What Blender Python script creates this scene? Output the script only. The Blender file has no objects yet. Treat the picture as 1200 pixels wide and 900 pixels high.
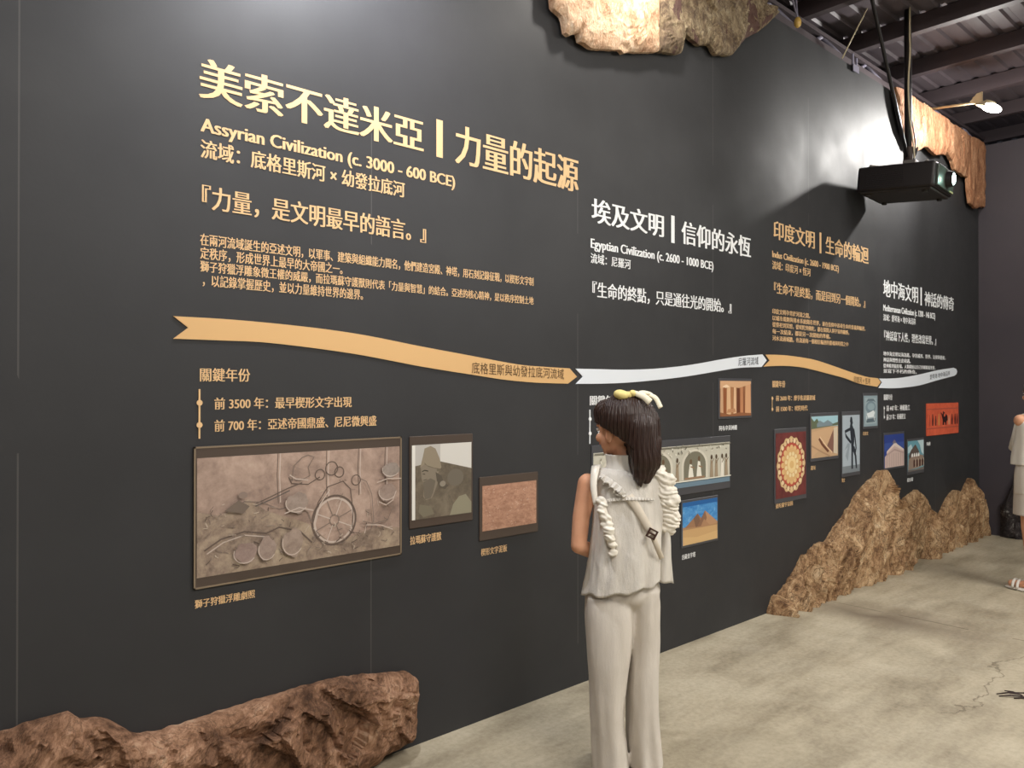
import bpy, bmesh, math, random
import numpy as np
from mathutils import Vector, Matrix, noise

S = bpy.context.scene
COL = S.collection
R = math.radians
PI = math.pi

# ------------------------------------------------------------------ camera
FPX = 915.0          # focal length in pixels of the 1200 px wide frame
CH = 1.5             # camera height
CD = 2.70            # distance of the camera from the printed wall
YAW = math.atan2(FPX, 1000.0)          # wall runs along +x, room is y < 0
cam_d = bpy.data.cameras.new('camera')
cam_d.sensor_width = 36.0
cam_d.lens = 36.0 * FPX / 1200.0
cam_d.clip_start = 0.05
cam_d.clip_end = 100
cam = bpy.data.objects.new('camera', cam_d)
COL.objects.link(cam)
cam.location = (0, -CD, CH)
cam.rotation_euler = (R(90) + 5.0 / FPX, 0, -YAW)
S.camera = cam
LL = math.hypot(1000.0, FPX)
CF = (FPX / LL, 1000.0 / LL)      # view direction on the floor plan
CR = (1000.0 / LL, -FPX / LL)     # right direction

# ------------------------------------------------------------------ world, exposure
w = bpy.data.worlds.new('world')
S.world = w
w.use_nodes = True
w.node_tree.nodes['Background'].inputs[0].default_value = (0.75, 0.78, 0.9, 1)
w.node_tree.nodes['Background'].inputs[1].default_value = 0.02
S.view_settings.view_transform = 'Standard'
S.view_settings.look = 'None'
S.view_settings.exposure = 0.0
S.view_settings.gamma = 1.0
S.view_settings.use_curve_mapping = False


def light(name, kind, loc, energy, color=(1, 1, 1), size=0.1, aim=None, parent=None, **kw):
    d = bpy.data.lights.new(name, kind)
    d.energy = energy
    d.color = color
    if kind == 'AREA':
        d.shape = 'RECTANGLE'
        d.size = size
        d.size_y = kw.get('size_y', size)
    else:
        d.shadow_soft_size = size
    if kind == 'SPOT':
        d.spot_size = R(kw.get('angle', 140))
        d.spot_blend = kw.get('blend', 1.0)
    o = bpy.data.objects.new(name, d)
    COL.objects.link(o)
    o.location = loc
    if aim is not None:
        o.rotation_euler = (Vector(aim) - Vector(loc)).to_track_quat('-Z', 'Y').to_euler()
    if parent:
        o.parent = parent
    return o


WARM = (1.0, 0.945, 0.87)
COOL = (0.95, 0.96, 1.0)
# soft fill areas added under the roof, standing in for unseen hall lamps
light('hall_fill_near', 'AREA', (1.8, -3.8, 4.1), 136, WARM, 1.8, aim=(2.2, -3.0, 0), size_y=1.2)
light('hall_fill_far', 'AREA', (5.8, -3.8, 4.1), 178, WARM, 1.8, aim=(5.8, -3.2, 0), size_y=1.2)
light('hall_fill_rear', 'AREA', (-1.6, -4.8, 4.1), 88, WARM, 1.6, aim=(0.6, -2.0, 0.8), size_y=1.2)
# arm lamps along the wall top that stay above the frame
light('arm_lamp_title', 'SPOT', (1.50, -0.48, 3.52), 165, COOL, 0.06, aim=(1.55, 0.0, 2.8), angle=165)
light('arm_lamp_rock', 'SPOT', (3.22, -0.42, 3.95), 62, (1, 0.95, 0.88), 0.05, aim=(3.22, 0.0, 3.0), angle=165)
LAMP_A_POWER = 45
LAMP_A_BEAM = 215


# ------------------------------------------------------------------ pixel -> place helpers (used to read positions off the survey)
def W(px, py):
    """point of the printed wall (s, h) under a pixel of the 1200x900 frame"""
    u = 1.0 / (1600.0 - px)
    s = (u * CD * LL * LL - 1000.0 * CD) / FPX
    Z = u * CD * LL
    return s, CH + (455.0 - py) * Z / FPX


# ------------------------------------------------------------------ materials
def lin(c):
    return tuple((v / 255 / 12.92) if v / 255 <= 0.04045 else ((v / 255 + 0.055) / 1.055) ** 2.4 for v in c)


MATS = {}


def mat(name, rgb, rough=0.6, spec=0.4, metal=0.0, srgb=True):
    if name in MATS:
        return MATS[name]
    m = bpy.data.materials.new(name)
    m.use_nodes = True
    b = m.node_tree.nodes['Principled BSDF']
    c = lin(rgb) if srgb else rgb
    b.inputs['Base Color'].default_value = (*c, 1)
    b.inputs['Roughness'].default_value = rough
    b.inputs['Specular IOR Level'].default_value = spec
    b.inputs['Metallic'].default_value = metal
    MATS[name] = m
    return m


def flat(rgb):
    g = 0.3 * rgb[0] + 0.55 * rgb[1] + 0.15 * rgb[2]
    c = [v * 0.84 + g * 0.16 for v in rgb]          # ink is a little duller than the chart colour
    return mat('print_%d_%d_%d' % tuple(rgb), c, 0.5, 0.3)


class NT:
    """small node helper"""
    def __init__(self, name, rough=0.6, spec=0.4):
        self.m = bpy.data.materials.new(name)
        self.m.use_nodes = True
        self.t = self.m.node_tree
        self.b = self.t.nodes['Principled BSDF']
        self.b.inputs['Roughness'].default_value = rough
        self.b.inputs['Specular IOR Level'].default_value = spec
        self.co = self.t.nodes.new('ShaderNodeTexCoord').outputs['Object']
        MATS[name] = self.m

    def n(self, typ, **kw):
        nd = self.t.nodes.new(typ)
        for k, v in kw.items():
            if k in nd.inputs:
                if hasattr(v, 'is_output'):
                    self.t.links.new(v, nd.inputs[k])
                else:
                    nd.inputs[k].default_value = v
            else:
                setattr(nd, k, v)
        return nd

    def mapping(self, scale=(1, 1, 1), rot=(0, 0, 0), loc=(0, 0, 0)):
        v = self.n('ShaderNodeMapping', Vector=self.co, Rotation=rot, Location=loc).outputs[0]
        return self.n('ShaderNodeMapping', Vector=v, Scale=scale).outputs[0]

    def noise(self, scale, detail=6, rough=0.6, vec=None, dist=0.0):
        return self.n('ShaderNodeTexNoise', Vector=vec or self.co, Scale=scale, Detail=detail, Roughness=rough, Distortion=dist).outputs[0]

    def ramp(self, fac, stops, interp='LINEAR'):
        r = self.t.nodes.new('ShaderNodeValToRGB')
        self.t.links.new(fac, r.inputs[0])
        r.color_ramp.interpolation = interp
        e = r.color_ramp.elements
        while len(e) < len(stops):
            e.new(0.5)
        for el, (p, c) in zip(e, stops):
            el.position = p
            el.color = (*(lin(c) if len(c) == 3 and max(c) > 1 else c), 1)
        return r.outputs[0]

    def math(self, op, a, b=0.0, c=0.0):
        nd = self.t.nodes.new('ShaderNodeMath')
        nd.operation = op
        for i, v in enumerate((a, b, c)):
            if hasattr(v, 'is_output'):
                self.t.links.new(v, nd.inputs[i])
            else:
                nd.inputs[i].default_value = v
        return nd.outputs[0]

    def mix(self, fac, a, b, blend='MIX'):
        nd = self.t.nodes.new('ShaderNodeMix')
        nd.data_type = 'RGBA'
        nd.blend_type = blend
        for i, v in ((0, fac), (6, a), (7, b)):
            if hasattr(v, 'is_output'):
                self.t.links.new(v, nd.inputs[i])
            elif i == 0:
                nd.inputs[0].default_value = v
            else:
                nd.inputs[i].default_value = (*v, 1)
        return nd.outputs[2]

    def base(self, c):
        self.t.links.new(c, self.b.inputs['Base Color'])

    def bump(self, h, strength=0.3, dist=0.01):
        nd = self.n('ShaderNodeBump', Height=h, Strength=strength, Distance=dist)
        self.t.links.new(nd.outputs[0], self.b.inputs['Normal'])


# printed black wall: matte-satin charcoal with hairline seams each 1.22 m
m = NT('printed_wall', 0.5, 0.36)
sep = m.n('ShaderNodeSeparateXYZ', Vector=m.co)
xx = m.math('ADD', sep.outputs[0], 20 * 1.22 - 9.02 - 0.003)
fr = m.math('ABSOLUTE', m.math('SUBTRACT', m.math('FRACT', m.math('DIVIDE', xx, 1.22)), 0.5))
seam = m.math('GREATER_THAN', fr, 0.5 - 0.0020)
brk = m.math('MULTIPLY', seam, m.math('GREATER_THAN', m.noise(1.1, 2), 0.51))
basec = m.ramp(m.noise(1.3, 4), [(0.3, (45, 45, 47)), (0.7, (52, 52, 54))])
m.base(m.mix(m.math('MULTIPLY', brk, 0.2), basec, lin((130, 126, 122))))
m.t.links.new(m.ramp(m.noise(3.0, 5), [(0.3, (0.52, 0.52, 0.52)), (0.75, (0.66, 0.66, 0.66))]), m.b.inputs['Roughness'])
m.bump(m.noise(60, 3), 0.06, 0.004)

m = NT('plain_black_wall', 0.55, 0.3)
m.base(m.ramp(m.noise(0.8, 4), [(0.3, (66, 62, 68)), (0.7, (76, 70, 75))]))

# concrete
m = NT('concrete', 0.55, 0.35)
sp = m.n('ShaderNodeSeparateXYZ', Vector=m.co)
big = m.noise(0.55, 5, 0.6, dist=0.6)
mid = m.noise(2.6, 8, 0.65, dist=0.4)
fine = m.noise(38, 6, 0.7)
streak = m.noise(1.6, 6, 0.65, vec=m.mapping((0.5, 2.4, 1)))
c1 = m.ramp(big, [(0.32, (124, 112, 90)), (0.5, (164, 153, 129)), (0.68, (186, 177, 155))])
c2 = m.ramp(mid, [(0.32, (100, 89, 70)), (0.46, (160, 149, 126)), (0.64, (196, 187, 166))])
c = m.mix(0.6, c1, c2)
c = m.mix(0.34, c, m.ramp(streak, [(0.38, (90, 79, 62)), (0.57, (194, 184, 162))]))
c = m.mix(0.25, c, m.ramp(fine, [(0.3, (106, 96, 82)), (0.6, (190, 181, 160))]))
# construction joint across the hall, one crack; stain band includes painted projector shade
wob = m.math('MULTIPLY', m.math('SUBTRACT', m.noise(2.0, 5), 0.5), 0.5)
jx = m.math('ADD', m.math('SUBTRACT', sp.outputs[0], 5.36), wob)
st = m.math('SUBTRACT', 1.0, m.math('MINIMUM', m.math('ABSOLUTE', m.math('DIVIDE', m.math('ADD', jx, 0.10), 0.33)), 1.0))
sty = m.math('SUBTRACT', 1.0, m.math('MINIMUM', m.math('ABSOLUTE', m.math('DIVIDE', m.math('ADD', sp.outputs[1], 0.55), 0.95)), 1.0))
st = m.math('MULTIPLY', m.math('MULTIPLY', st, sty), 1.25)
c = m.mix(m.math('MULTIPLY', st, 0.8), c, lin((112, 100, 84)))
j0 = m.math('ABSOLUTE', m.math('ADD', m.math('SUBTRACT', sp.outputs[0], 5.38), m.math('MULTIPLY', wob, 0.12)))
jl = m.math('MULTIPLY', m.math('LESS_THAN', j0, 0.007), m.math('GREATER_THAN', m.noise(3, 3), 0.44))
ck = m.math('ADD', m.math('ADD', sp.outputs[1], 1.41), m.math('MULTIPLY', m.math('SUBTRACT', m.noise(2.2, 8, 0.6), 0.5), 0.55))
ckl = m.math('MULTIPLY', m.math('LESS_THAN', m.math('ABSOLUTE', ck), 0.006), m.math('GREATER_THAN', sp.outputs[0], 3.9))
c = m.mix(m.math('MULTIPLY', m.math('MAXIMUM', jl, ckl), 0.6), c, lin((95, 84, 66)))
spk = m.math('GREATER_THAN', m.noise(23, 2, 0.4), 0.80)
c = m.mix(m.math('MULTIPLY', spk, 0.5), c, lin((215, 210, 198)))
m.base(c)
m.t.links.new(m.ramp(mid, [(0.3, (0.42, 0.42, 0.42)), (0.7, (0.62, 0.62, 0.62))]), m.b.inputs['Roughness'])
m.bump(m.math('ADD', m.math('MULTIPLY', fine, 0.4), mid), 0.12, 0.01)

m = NT('roof_sheet', 0.5, 0.4)
m.base(m.ramp(m.noise(1.5, 5), [(0.3, (88, 80, 86)), (0.7, (112, 102, 108))]))
STEEL = mat('dark_roof_steel', (80, 70, 74), 0.6, 0.4)
GALV = mat('galvanised_steel', (128, 124, 142), 0.5, 0.5)
BLACK = mat('black_painted_metal', (34, 30, 32), 0.45, 0.4)
PROJ = mat('black_plastic', (38, 34, 35), 0.5, 0.35)
CREAM = mat('cream_metal', (226, 212, 176), 0.4, 0.5)
GOLD = mat('gold_lettering', (226, 188, 140), 0.55, 0.3)
WHITE = mat('white_lettering', (240, 242, 244), 0.55, 0.3)
RGOLD = mat('gold_ribbon_print', (216, 175, 122), 0.5, 0.3)
RWHITE = mat('white_ribbon_print', (226, 232, 240), 0.5, 0.3)
BROWN = mat('brown_lettering', (84, 62, 40), 0.6, 0.3)
NAVY = mat('dark_lettering', (58, 62, 74), 0.6, 0.3)
FRAME = mat('picture_border', (76, 64, 56), 0.45, 0.4)
FRAMEG = mat('grey_picture_border', (74, 74, 78), 0.45, 0.4)
EDGE = mat('border_edge', (128, 112, 92), 0.45, 0.4)


def emis(name, rgb, strength):
    mm = bpy.data.materials.new(name)
    mm.use_nodes = True
    b = mm.node_tree.nodes['Principled BSDF']
    b.inputs['Base Color'].default_value = (*rgb, 1)
    b.inputs['Emission Color'].default_value = (*rgb, 1)
    b.inputs['Emission Strength'].default_value = strength
    return mm


def rock_mat(name, stops, scale=5.0, stretch=(1, 1, 1), rot=0.0, vein=None, crack=0.6):
    m = NT(name, 0.75, 0.25)
    v = m.mapping(stretch, (0, rot, 0))
    n1 = m.noise(scale, 10, 0.7, vec=v, dist=1.6)
    n2 = m.noise(scale * 5.5, 8, 0.75, vec=v, dist=0.9)
    n0 = m.noise(scale * 0.45, 3, 0.5, vec=v, dist=0.8)
    f = m.math('ADD', m.math('ADD', m.math('MULTIPLY', n1, 0.50), m.math('MULTIPLY', n2, 0.35)), m.math('MULTIPLY', n0, 0.15))
    f = m.math('ADD', m.math('MULTIPLY', m.math('SUBTRACT', f, 0.5), 2.0), 0.5)
    c = m.ramp(f, stops)
    fis = m.math('ABSOLUTE', m.math('SUBTRACT', m.noise(scale * 1.1, 8, 0.65, vec=v, dist=2.2), 0.5))
    wd = m.math('MULTIPLY', m.math('SUBTRACT', 1.0, m.math('MINIMUM', m.math('DIVIDE', fis, 0.022), 1.0)), crack)
    c = m.mix(wd, c, lin(stops[0][1]))
    if vein:
        vb = m.math('GREATER_THAN', m.noise(scale * 0.8, 4, 0.5, vec=v, dist=1.5), 0.58)
        c = m.mix(m.math('MULTIPLY', vb, 0.85), c, lin(vein))
    m.base(c)
    m.bump(m.math('ADD', n2, m.math('MULTIPLY', m.noise(scale * 16, 5, 0.7, vec=v), 0.5)), 0.7, 0.025)
    return m.m


# ------------------------------------------------------------------ mesh helpers
def obj(name, bm, mats=None, parent=None, smooth=False, loc=None):
    me = bpy.data.meshes.new(name)
    if isinstance(bm, bmesh.types.BMesh):
        bm.to_mesh(me)
        bm.free()
    else:
        me = bm
    if mats is not None:
        for q in (mats if isinstance(mats, (list, tuple)) else [mats]):
            me.materials.append(q)
    if smooth:
        me.polygons.foreach_set('use_smooth', [True] * len(me.polygons))
    o = bpy.data.objects.new(name, me)
    COL.objects.link(o)
    if parent:
        o.parent = parent
    if loc:
        o.location = loc
    return o


def empty(name, loc=(0, 0, 0), rz=0.0):
    o = bpy.data.objects.new(name, None)
    o.empty_display_size = 0.1
    COL.objects.link(o)
    o.location = loc
    o.rotation_euler = (0, 0, rz)
    return o


def tag(o, label, cat, group=None, kind=None):
    o['label'] = label
    o['category'] = cat
    if group:
        o['group'] = group
    if kind:
        o['kind'] = kind
    return o


def struct(o):
    o['kind'] = 'structure'
    return o


def box(bm, x0, x1, y0, y1, z0, z1, mi=0):
    vs = [bm.verts.new((x, y, z)) for x in (x0, x1) for y in (y0, y1) for z in (z0, z1)]
    for f in ((0, 1, 3, 2), (4, 6, 7, 5), (0, 4, 5, 1), (2, 3, 7, 6), (0, 2, 6, 4), (1, 5, 7, 3)):
        bm.faces.new([vs[i] for i in f]).material_index = mi
    return vs


def tube(bm, pts, r, seg=10, mi=0, caps=True):
    pts = [Vector(p) for p in pts]
    rs = r if isinstance(r, (list, tuple)) else [r] * len(pts)
    rings = []
    ref = None
    for i, p in enumerate(pts):
        d = (pts[min(i + 1, len(pts) - 1)] - pts[max(i - 1, 0)]).normalized()
        if ref is None:
            ref = d.orthogonal().normalized()
        else:
            ref = (ref - d * ref.dot(d)).normalized()
        b = d.cross(ref)
        rings.append([bm.verts.new(p + (ref * math.cos(2 * PI * k / seg) + b * math.sin(2 * PI * k / seg)) * rs[i]) for k in range(seg)])
    for a, b in zip(rings, rings[1:]):
        for k in range(seg):
            bm.faces.new((a[k], a[(k + 1) % seg], b[(k + 1) % seg], b[k])).material_index = mi
    if caps:
        bm.faces.new(rings[0][::-1]).material_index = mi
        bm.faces.new(rings[-1]).material_index = mi


def capsule(bm, p0, r0, p1, r1, seg=14, hs=5):
    p0, p1 = Vector(p0), Vector(p1)
    d = p1 - p0
    d = d.normalized() if d.length > 1e-6 else Vector((0, 0, 1))
    a = d.orthogonal().normalized()
    b = d.cross(a)
    prof = [(p0 - d * r0 * math.cos(t), r0 * math.sin(t)) for t in [PI / 2 * i / hs for i in range(1, hs + 1)]]
    prof += [(p1 + d * r1 * math.sin(t), r1 * math.cos(t)) for t in [PI / 2 * i / hs for i in range(0, hs)]]
    rings = [[bm.verts.new(c + (a * math.cos(2 * PI * k / seg) + b * math.sin(2 * PI * k / seg)) * rr) for k in range(seg)] for c, rr in prof]
    v0 = bm.verts.new(p0 - d * r0)
    v1 = bm.verts.new(p1 + d * r1)
    for A, B in zip(rings, rings[1:]):
        for k in range(seg):
            bm.faces.new((A[k], A[(k + 1) % seg], B[(k + 1) % seg], B[k]))
    for k in range(seg):
        bm.faces.new((v0, rings[0][(k + 1) % seg], rings[0][k]))
        bm.faces.new((v1, rings[-1][k], rings[-1][(k + 1) % seg]))


def ell(bm, c, rad, rot=None, seg=20):
    M = Matrix.Translation(Vector(c)) @ (rot.to_4x4() if rot else Matrix.Identity(4)) @ Matrix.Diagonal((*rad, 1))
    bmesh.ops.create_uvsphere(bm, u_segments=seg, v_segments=seg // 2 + 2, radius=1.0, matrix=M)


def fuse(bm, voxel=0.005, smooth=4, fac=0.5):
    """union of overlapping closed pieces as ONE continuous surface"""
    me = bpy.data.meshes.new('tmp')
    bm.to_mesh(me)
    bm.free()
    o = bpy.data.objects.new('tmp', me)
    COL.objects.link(o)
    r = o.modifiers.new('r', 'REMESH')
    r.mode = 'VOXEL'
    r.voxel_size = voxel
    s = o.modifiers.new('s', 'SMOOTH')
    s.factor = fac
    s.iterations = smooth
    bpy.context.view_layer.update()
    out = bpy.data.meshes.new_from_object(o.evaluated_get(bpy.context.evaluated_depsgraph_get()))
    bpy.data.objects.remove(o)
    bpy.data.meshes.remove(me)
    return out


def catmull(pts, n=8):
    P = [np.array(p, float) for p in pts]
    P = [2 * P[0] - P[1]] + P + [2 * P[-1] - P[-2]]
    out = []
    for i in range(1, len(P) - 2):
        for k in range(n):
            t = k / n
            a, b, c, d = P[i - 1], P[i], P[i + 1], P[i + 2]
            out.append(0.5 * ((2 * b) + (c - a) * t + (2 * a - 5 * b + 4 * c - d) * t * t + (3 * b - a - 3 * c + d) * t ** 3))
    out.append(P[-2])
    return out


def poly_faces(bm, pts, mi=0):
    vs = [bm.verts.new(p) for p in pts]
    f = bm.faces.new(vs)
    f.material_index = mi
    f.normal_update()
    for q in bmesh.ops.triangulate(bm, faces=[f])['faces']:
        q.material_index = mi


# ------------------------------------------------------------------ room shell
X0, X1, YR = -4.5, 9.02, -8.0
bm = bmesh.new()
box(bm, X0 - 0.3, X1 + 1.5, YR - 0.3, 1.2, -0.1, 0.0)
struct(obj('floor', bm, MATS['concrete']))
bm = bmesh.new()
box(bm, X0, X1, 0.0, 0.10, 0.0, 4.02)
struct(obj('wall_left', bm, MATS['printed_wall']))
bm = bmesh.new()
box(bm, X1, X1 + 0.1, YR, 0.10, 0.0, 4.0)
struct(obj('wall_far', bm, MATS['plain_black_wall']))
bm = bmesh.new()
box(bm, X0, X1 + 0.1, YR - 0.1, YR, 0.0, 4.0)
struct(obj('wall_right', bm, mat('projection_wall', (206, 206, 204), 0.8, 0.2)))
bm = bmesh.new()
box(bm, X0 - 0.1, X0, YR, 0.10, 0.0, 4.0)
struct(obj('wall_rear', bm, MATS['plain_black_wall']))

# corrugated roof, ribs running along the wall direction
bm = bmesh.new()
ys, zs = [], []
y = YR - 0.3
while y < 1.3:
    for dy, dz in ((0, 0), (0.085, 0), (0.10, 0.020), (0.135, 0.020)):
        ys.append(y + dy)
        zs.append(4.418 + dz)
    y += 0.15
prev = None
for yy, zz in zip(ys, zs):
    cur = (bm.verts.new((X0 - 0.5, yy, zz)), bm.verts.new((X1 + 1.5, yy, zz)))
    if prev:
        bm.faces.new((prev[0], cur[0], cur[1], prev[1]))
    prev = cur
ro = struct(obj('ceiling', bm, MATS['roof_sheet']))
sd = ro.modifiers.new('sheet', 'SOLIDIFY')
sd.thickness = 0.004

# purlins: lipped channels across the hall
k = 0
px = 8.20 - 0.87 * 12
while px < 10.2:
    k += 1
    bm = bmesh.new()
    box(bm, px - 0.035, px + 0.035, YR, 1.1, 4.28, 4.29)
    box(bm, px - 0.035, px - 0.025, YR, 1.1, 4.29, 4.40)
    box(bm, px - 0.035, px + 0.035, YR, 1.1, 4.40, 4.41)
    box(bm, px + 0.025, px + 0.035, YR, 1.1, 4.29, 4.31)
    struct(obj('trim_%d' % k, bm, STEEL))
    px += 0.87
# truss along the wall head
tr = empty('roof_truss', (6.0, 0.14, 4.10))
tag(tr, 'grey steel lattice truss running under the roof along the wall top', 'truss')
bm = bmesh.new()
box(bm, -5.5, 3.6, -0.03, 0.03, 0.0, 0.03)
box(bm, -5.5, 3.6, -0.03, -0.022, 0.03, 0.07)
obj('bottom_chord', bm, STEEL, tr)
bm = bmesh.new()
box(bm, -5.5, 3.6, -0.03, 0.03, 0.12, 0.15)
obj('top_chord', bm, STEEL, tr)
for i in range(-6, 5):
    a = 0.46 + 0.78 * i
    for (p, q) in (((a, 0, 0.03), (a - 0.60, 0, 0.13)), ((a - 0.78, 0, 0.03), (a - 0.60, 0, 0.13))):
        bm = bmesh.new()
        tube(bm, [p, q], 0.016, 8)
        obj('web_bar', bm, GALV, tr, True)
# bracket clips on the wall head
for bx, lab in ((6.10, 'small pale metal clip on the wall top under the roof truss'),):
    bm = bmesh.new()
    box(bm, -0.05, 0.05, -0.012, 0.03, 0.0, 0.006)
    box(bm, -0.05, 0.05, -0.018, -0.012, -0.05, 0.006)
    box(bm, -0.045, -0.025, -0.012, 0.0, 0.006, 0.09)
    box(bm, 0.02, 0.04, -0.012, 0.0, 0.006, 0.07)
    tag(obj('mounting_clip', bm, GALV, loc=(bx, -0.004, 4.022)), lab, 'clip')
# thin rod rising from the wall head
s_, h_ = W(986, 68)
bm = bmesh.new()
tube(bm, [(0, 0, 0), (0.10, -0.06, 0.22), (0.19, -0.13, 0.44)], 0.005, 8)
tag(obj('hanging_rod', bm, CREAM, smooth=True, loc=(s_, -0.012, 4.02)), 'thin pale rod slanting up from the wall top beside the truss', 'rod')
# small amber bulb by the truss
s_, h_ = W(926, 24)
bl = empty('hanging_bulb', (s_, -0.06, 4.03))
tag(bl, 'small amber bulb hanging from thin wires above the wall top', 'bulb')
bm = bmesh.new()
ell(bm, (0, 0, 0.0), (0.025, 0.025, 0.038))
obj('bulb', bm, mat('amber_glass', (214, 176, 96), 0.25, 0.5), bl, True)
bm = bmesh.new()
tube(bm, [(0, 0, 0.03), (-0.03, 0, 0.2), (-0.05, 0, 0.45)], 0.006, 6)
tube(bm, [(0, 0, 0.03), (-0.12, 0, 0.2), (-0.14, 0, 0.45)], 0.006, 6)
obj('wire', bm, GALV, bl)

# ------------------------------------------------------------------ arm lamp at the far end
la = empty('arm_lamp', (7.57, 0, 4.02))
tag(la, 'bright floodlight on a thin cream arm above the far end of the wall', 'lamp')
bm = bmesh.new()
tube(bm, [(0, 0.02, 0.02), (0, -0.42, -0.03), (0, -0.50, -0.045)], 0.011, 10)
obj('arm', bm, CREAM, la, True)
bm = bmesh.new()
box(bm, -0.07, -0.05, -0.02, 0.01, -0.07, 0.06)
box(bm, 0.0, 0.02, -0.02, 0.01, -0.08, 0.06)
box(bm, -0.07, 0.02, 0.0, 0.012, -0.005, 0.02)
obj('bracket', bm, CREAM, la)
bm = bmesh.new()
gv = [(-0.008, -0.36, -0.025), (-0.008, -0.47, -0.035), (-0.008, -0.47, 0.05), (-0.008, -0.425, 0.045)]
va = [bm.verts.new(p) for p in gv]
vb = [bm.verts.new((p[0] + 0.016, p[1], p[2])) for p in gv]
bm.faces.new(va[::-1])
bm.faces.new(vb)
for i in range(4):
    bm.faces.new((va[i], va[(i + 1) % 4], vb[(i + 1) % 4], vb[i]))
obj('gusset', bm, CREAM, la)
bm = bmesh.new()
MH = Matrix.Translation((0, -0.52, -0.075)) @ Matrix.Rotation(R(28), 4, 'X')
bmesh.ops.create_cone(bm, cap_ends=True, segments=28, radius1=0.095, radius2=0.04, depth=0.06, matrix=MH)
hd = obj('lamp_head', bm, CREAM, la)
bm = bmesh.new()
bmesh.ops.create_uvsphere(bm, u_segments=24, v_segments=12, radius=0.085, matrix=Matrix.Translation((0, -0.535, -0.105)) @ Matrix.Rotation(R(28), 4, 'X') @ Matrix.Diagonal((1, 1, 0.42, 1)))
obj('diffuser', bm, emis('lit_diffuser', (1.0, 0.97, 0.9), 22), hd, True)
light('arm_lamp_light', 'POINT', (0, -0.545, -0.175), LAMP_A_POWER, (1.0, 0.96, 0.9), 0.06, parent=la)
light('arm_lamp_beam', 'SPOT', (0, -0.545, -0.175), LAMP_A_BEAM, (1.0, 0.97, 0.93), 0.06, aim=(-1.5, -0.1, -0.75), parent=la, angle=125)

# ------------------------------------------------------------------ projector on its pole
PX, PY, PZ = 6.22, -0.33, 2.96
pj = empty('projector', (PX, PY, PZ))
pj.rotation_euler = (R(5), 0, R(4))
tag(pj, 'black ceiling projector with a glowing lens at its right end', 'projector')


def rbox(bm, x0, x1, y0, y1, z0, z1, bev=0.012, seg=3):
    t = bmesh.new()
    box(t, x0, x1, y0, y1, z0, z1)
    bmesh.ops.bevel(t, geom=t.edges[:], offset=bev, segments=seg, affect='EDGES', profile=0.6)
    me = bpy.data.meshes.new('t')
    t.to_mesh(me)
    t.free()
    bm.from_mesh(me)
    bpy.data.meshes.remove(me)


bm = bmesh.new()
rbox(bm, -0.245, 0.245, -0.27, 0.27, 0.015, 0.20, 0.022)
obj('housing', bm, PROJ, pj, True)
bm = bmesh.new()
rbox(bm, -0.225, 0.225, -0.25, 0.25, 0.0, 0.03, 0.01)
for fx, fy in ((-0.18, -0.2), (0.18, -0.2), (-0.18, 0.2), (0.18, 0.2)):
    bmesh.ops.create_cone(bm, cap_ends=True, segments=16, radius1=0.018, radius2=0.022, depth=0.02, matrix=Matrix.Translation((fx, fy, -0.006)))
obj('base_plate', bm, mat('projector_base', (46, 42, 40), 0.55, 0.3), pj)
bm = bmesh.new()
for i in range(9):
    z = 0.05 + i * 0.014
    box(bm, -0.247, -0.243, -0.06, 0.20, z, z + 0.006)
obj('vent_grille', bm, BLACK, pj)
bm = bmesh.new()
rbox(bm, -0.20, 0.20, -0.285, -0.265, 0.03, 0.185, 0.006)
obj('front_panel', bm, mat('projector_front', (64, 72, 66), 0.35, 0.5), pj, True)
bm = bmesh.new()
ML = Matrix.Translation((0.02, -0.305, 0.108)) @ Matrix.Rotation(R(90), 4, 'X')
bmesh.ops.create_cone(bm, cap_ends=False, segments=28, radius1=0.062, radius2=0.055, depth=0.05, matrix=ML)
bmesh.ops.create_cone(bm, cap_ends=False, segments=28, radius1=0.05, radius2=0.046, depth=0.05, matrix=ML)
ln = obj('lens_ring', bm, BLACK, pj, True)
bm = bmesh.new()
ell(bm, (0.02, -0.318, 0.108), (0.047, 0.022, 0.047))
obj('lens', bm, emis('lit_lens', (0.72, 1.0, 0.9), 14), ln, True)
bm = bmesh.new()
box(bm, -0.17, -0.14, -0.2885, -0.284, 0.06, 0.09)
obj('indicator', bm, emis('indicator_glow', (0.55, 0.7, 0.35), 0.8), pj)
bm = bmesh.new()
box(bm, 0.10, 0.18, -0.29, -0.284, 0.028, 0.04)
obj('badge', bm, mat('badge_metal', (150, 148, 110), 0.4, 0.5), pj)
bm = bmesh.new()
rbox(bm, 0.0, 0.17, -0.10, 0.10, 0.205, 0.222, 0.004)
for sx in (-1, 1):
    for sy in (-1, 1):
        tube(bm, [(sx * 0.19, sy * 0.2, 0.195), (sx * 0.19, sy * 0.2, 0.214), (0.085 + sx * 0.07, sy * 0.08, 0.218)], 0.011, 8)
rbox(bm, 0.04, 0.13, -0.045, 0.045, 0.22, 0.29, 0.006)
obj('mount_plate', bm, mat('mount_grey', (122, 116, 112), 0.45, 0.5), pj)
light('projector_lens_light', 'POINT', (0.02, -0.40, 0.108), 1.2, (0.62, 1.0, 0.85), 0.03, parent=pj)
beam = light('projector_beam', 'SPOT', (0.02, -0.36, 0.108), 2600, (0.88, 1.0, 0.93), 0.02, parent=pj, angle=44, blend=0.15)
beam.rotation_euler = (R(80), 0, PI)

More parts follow.
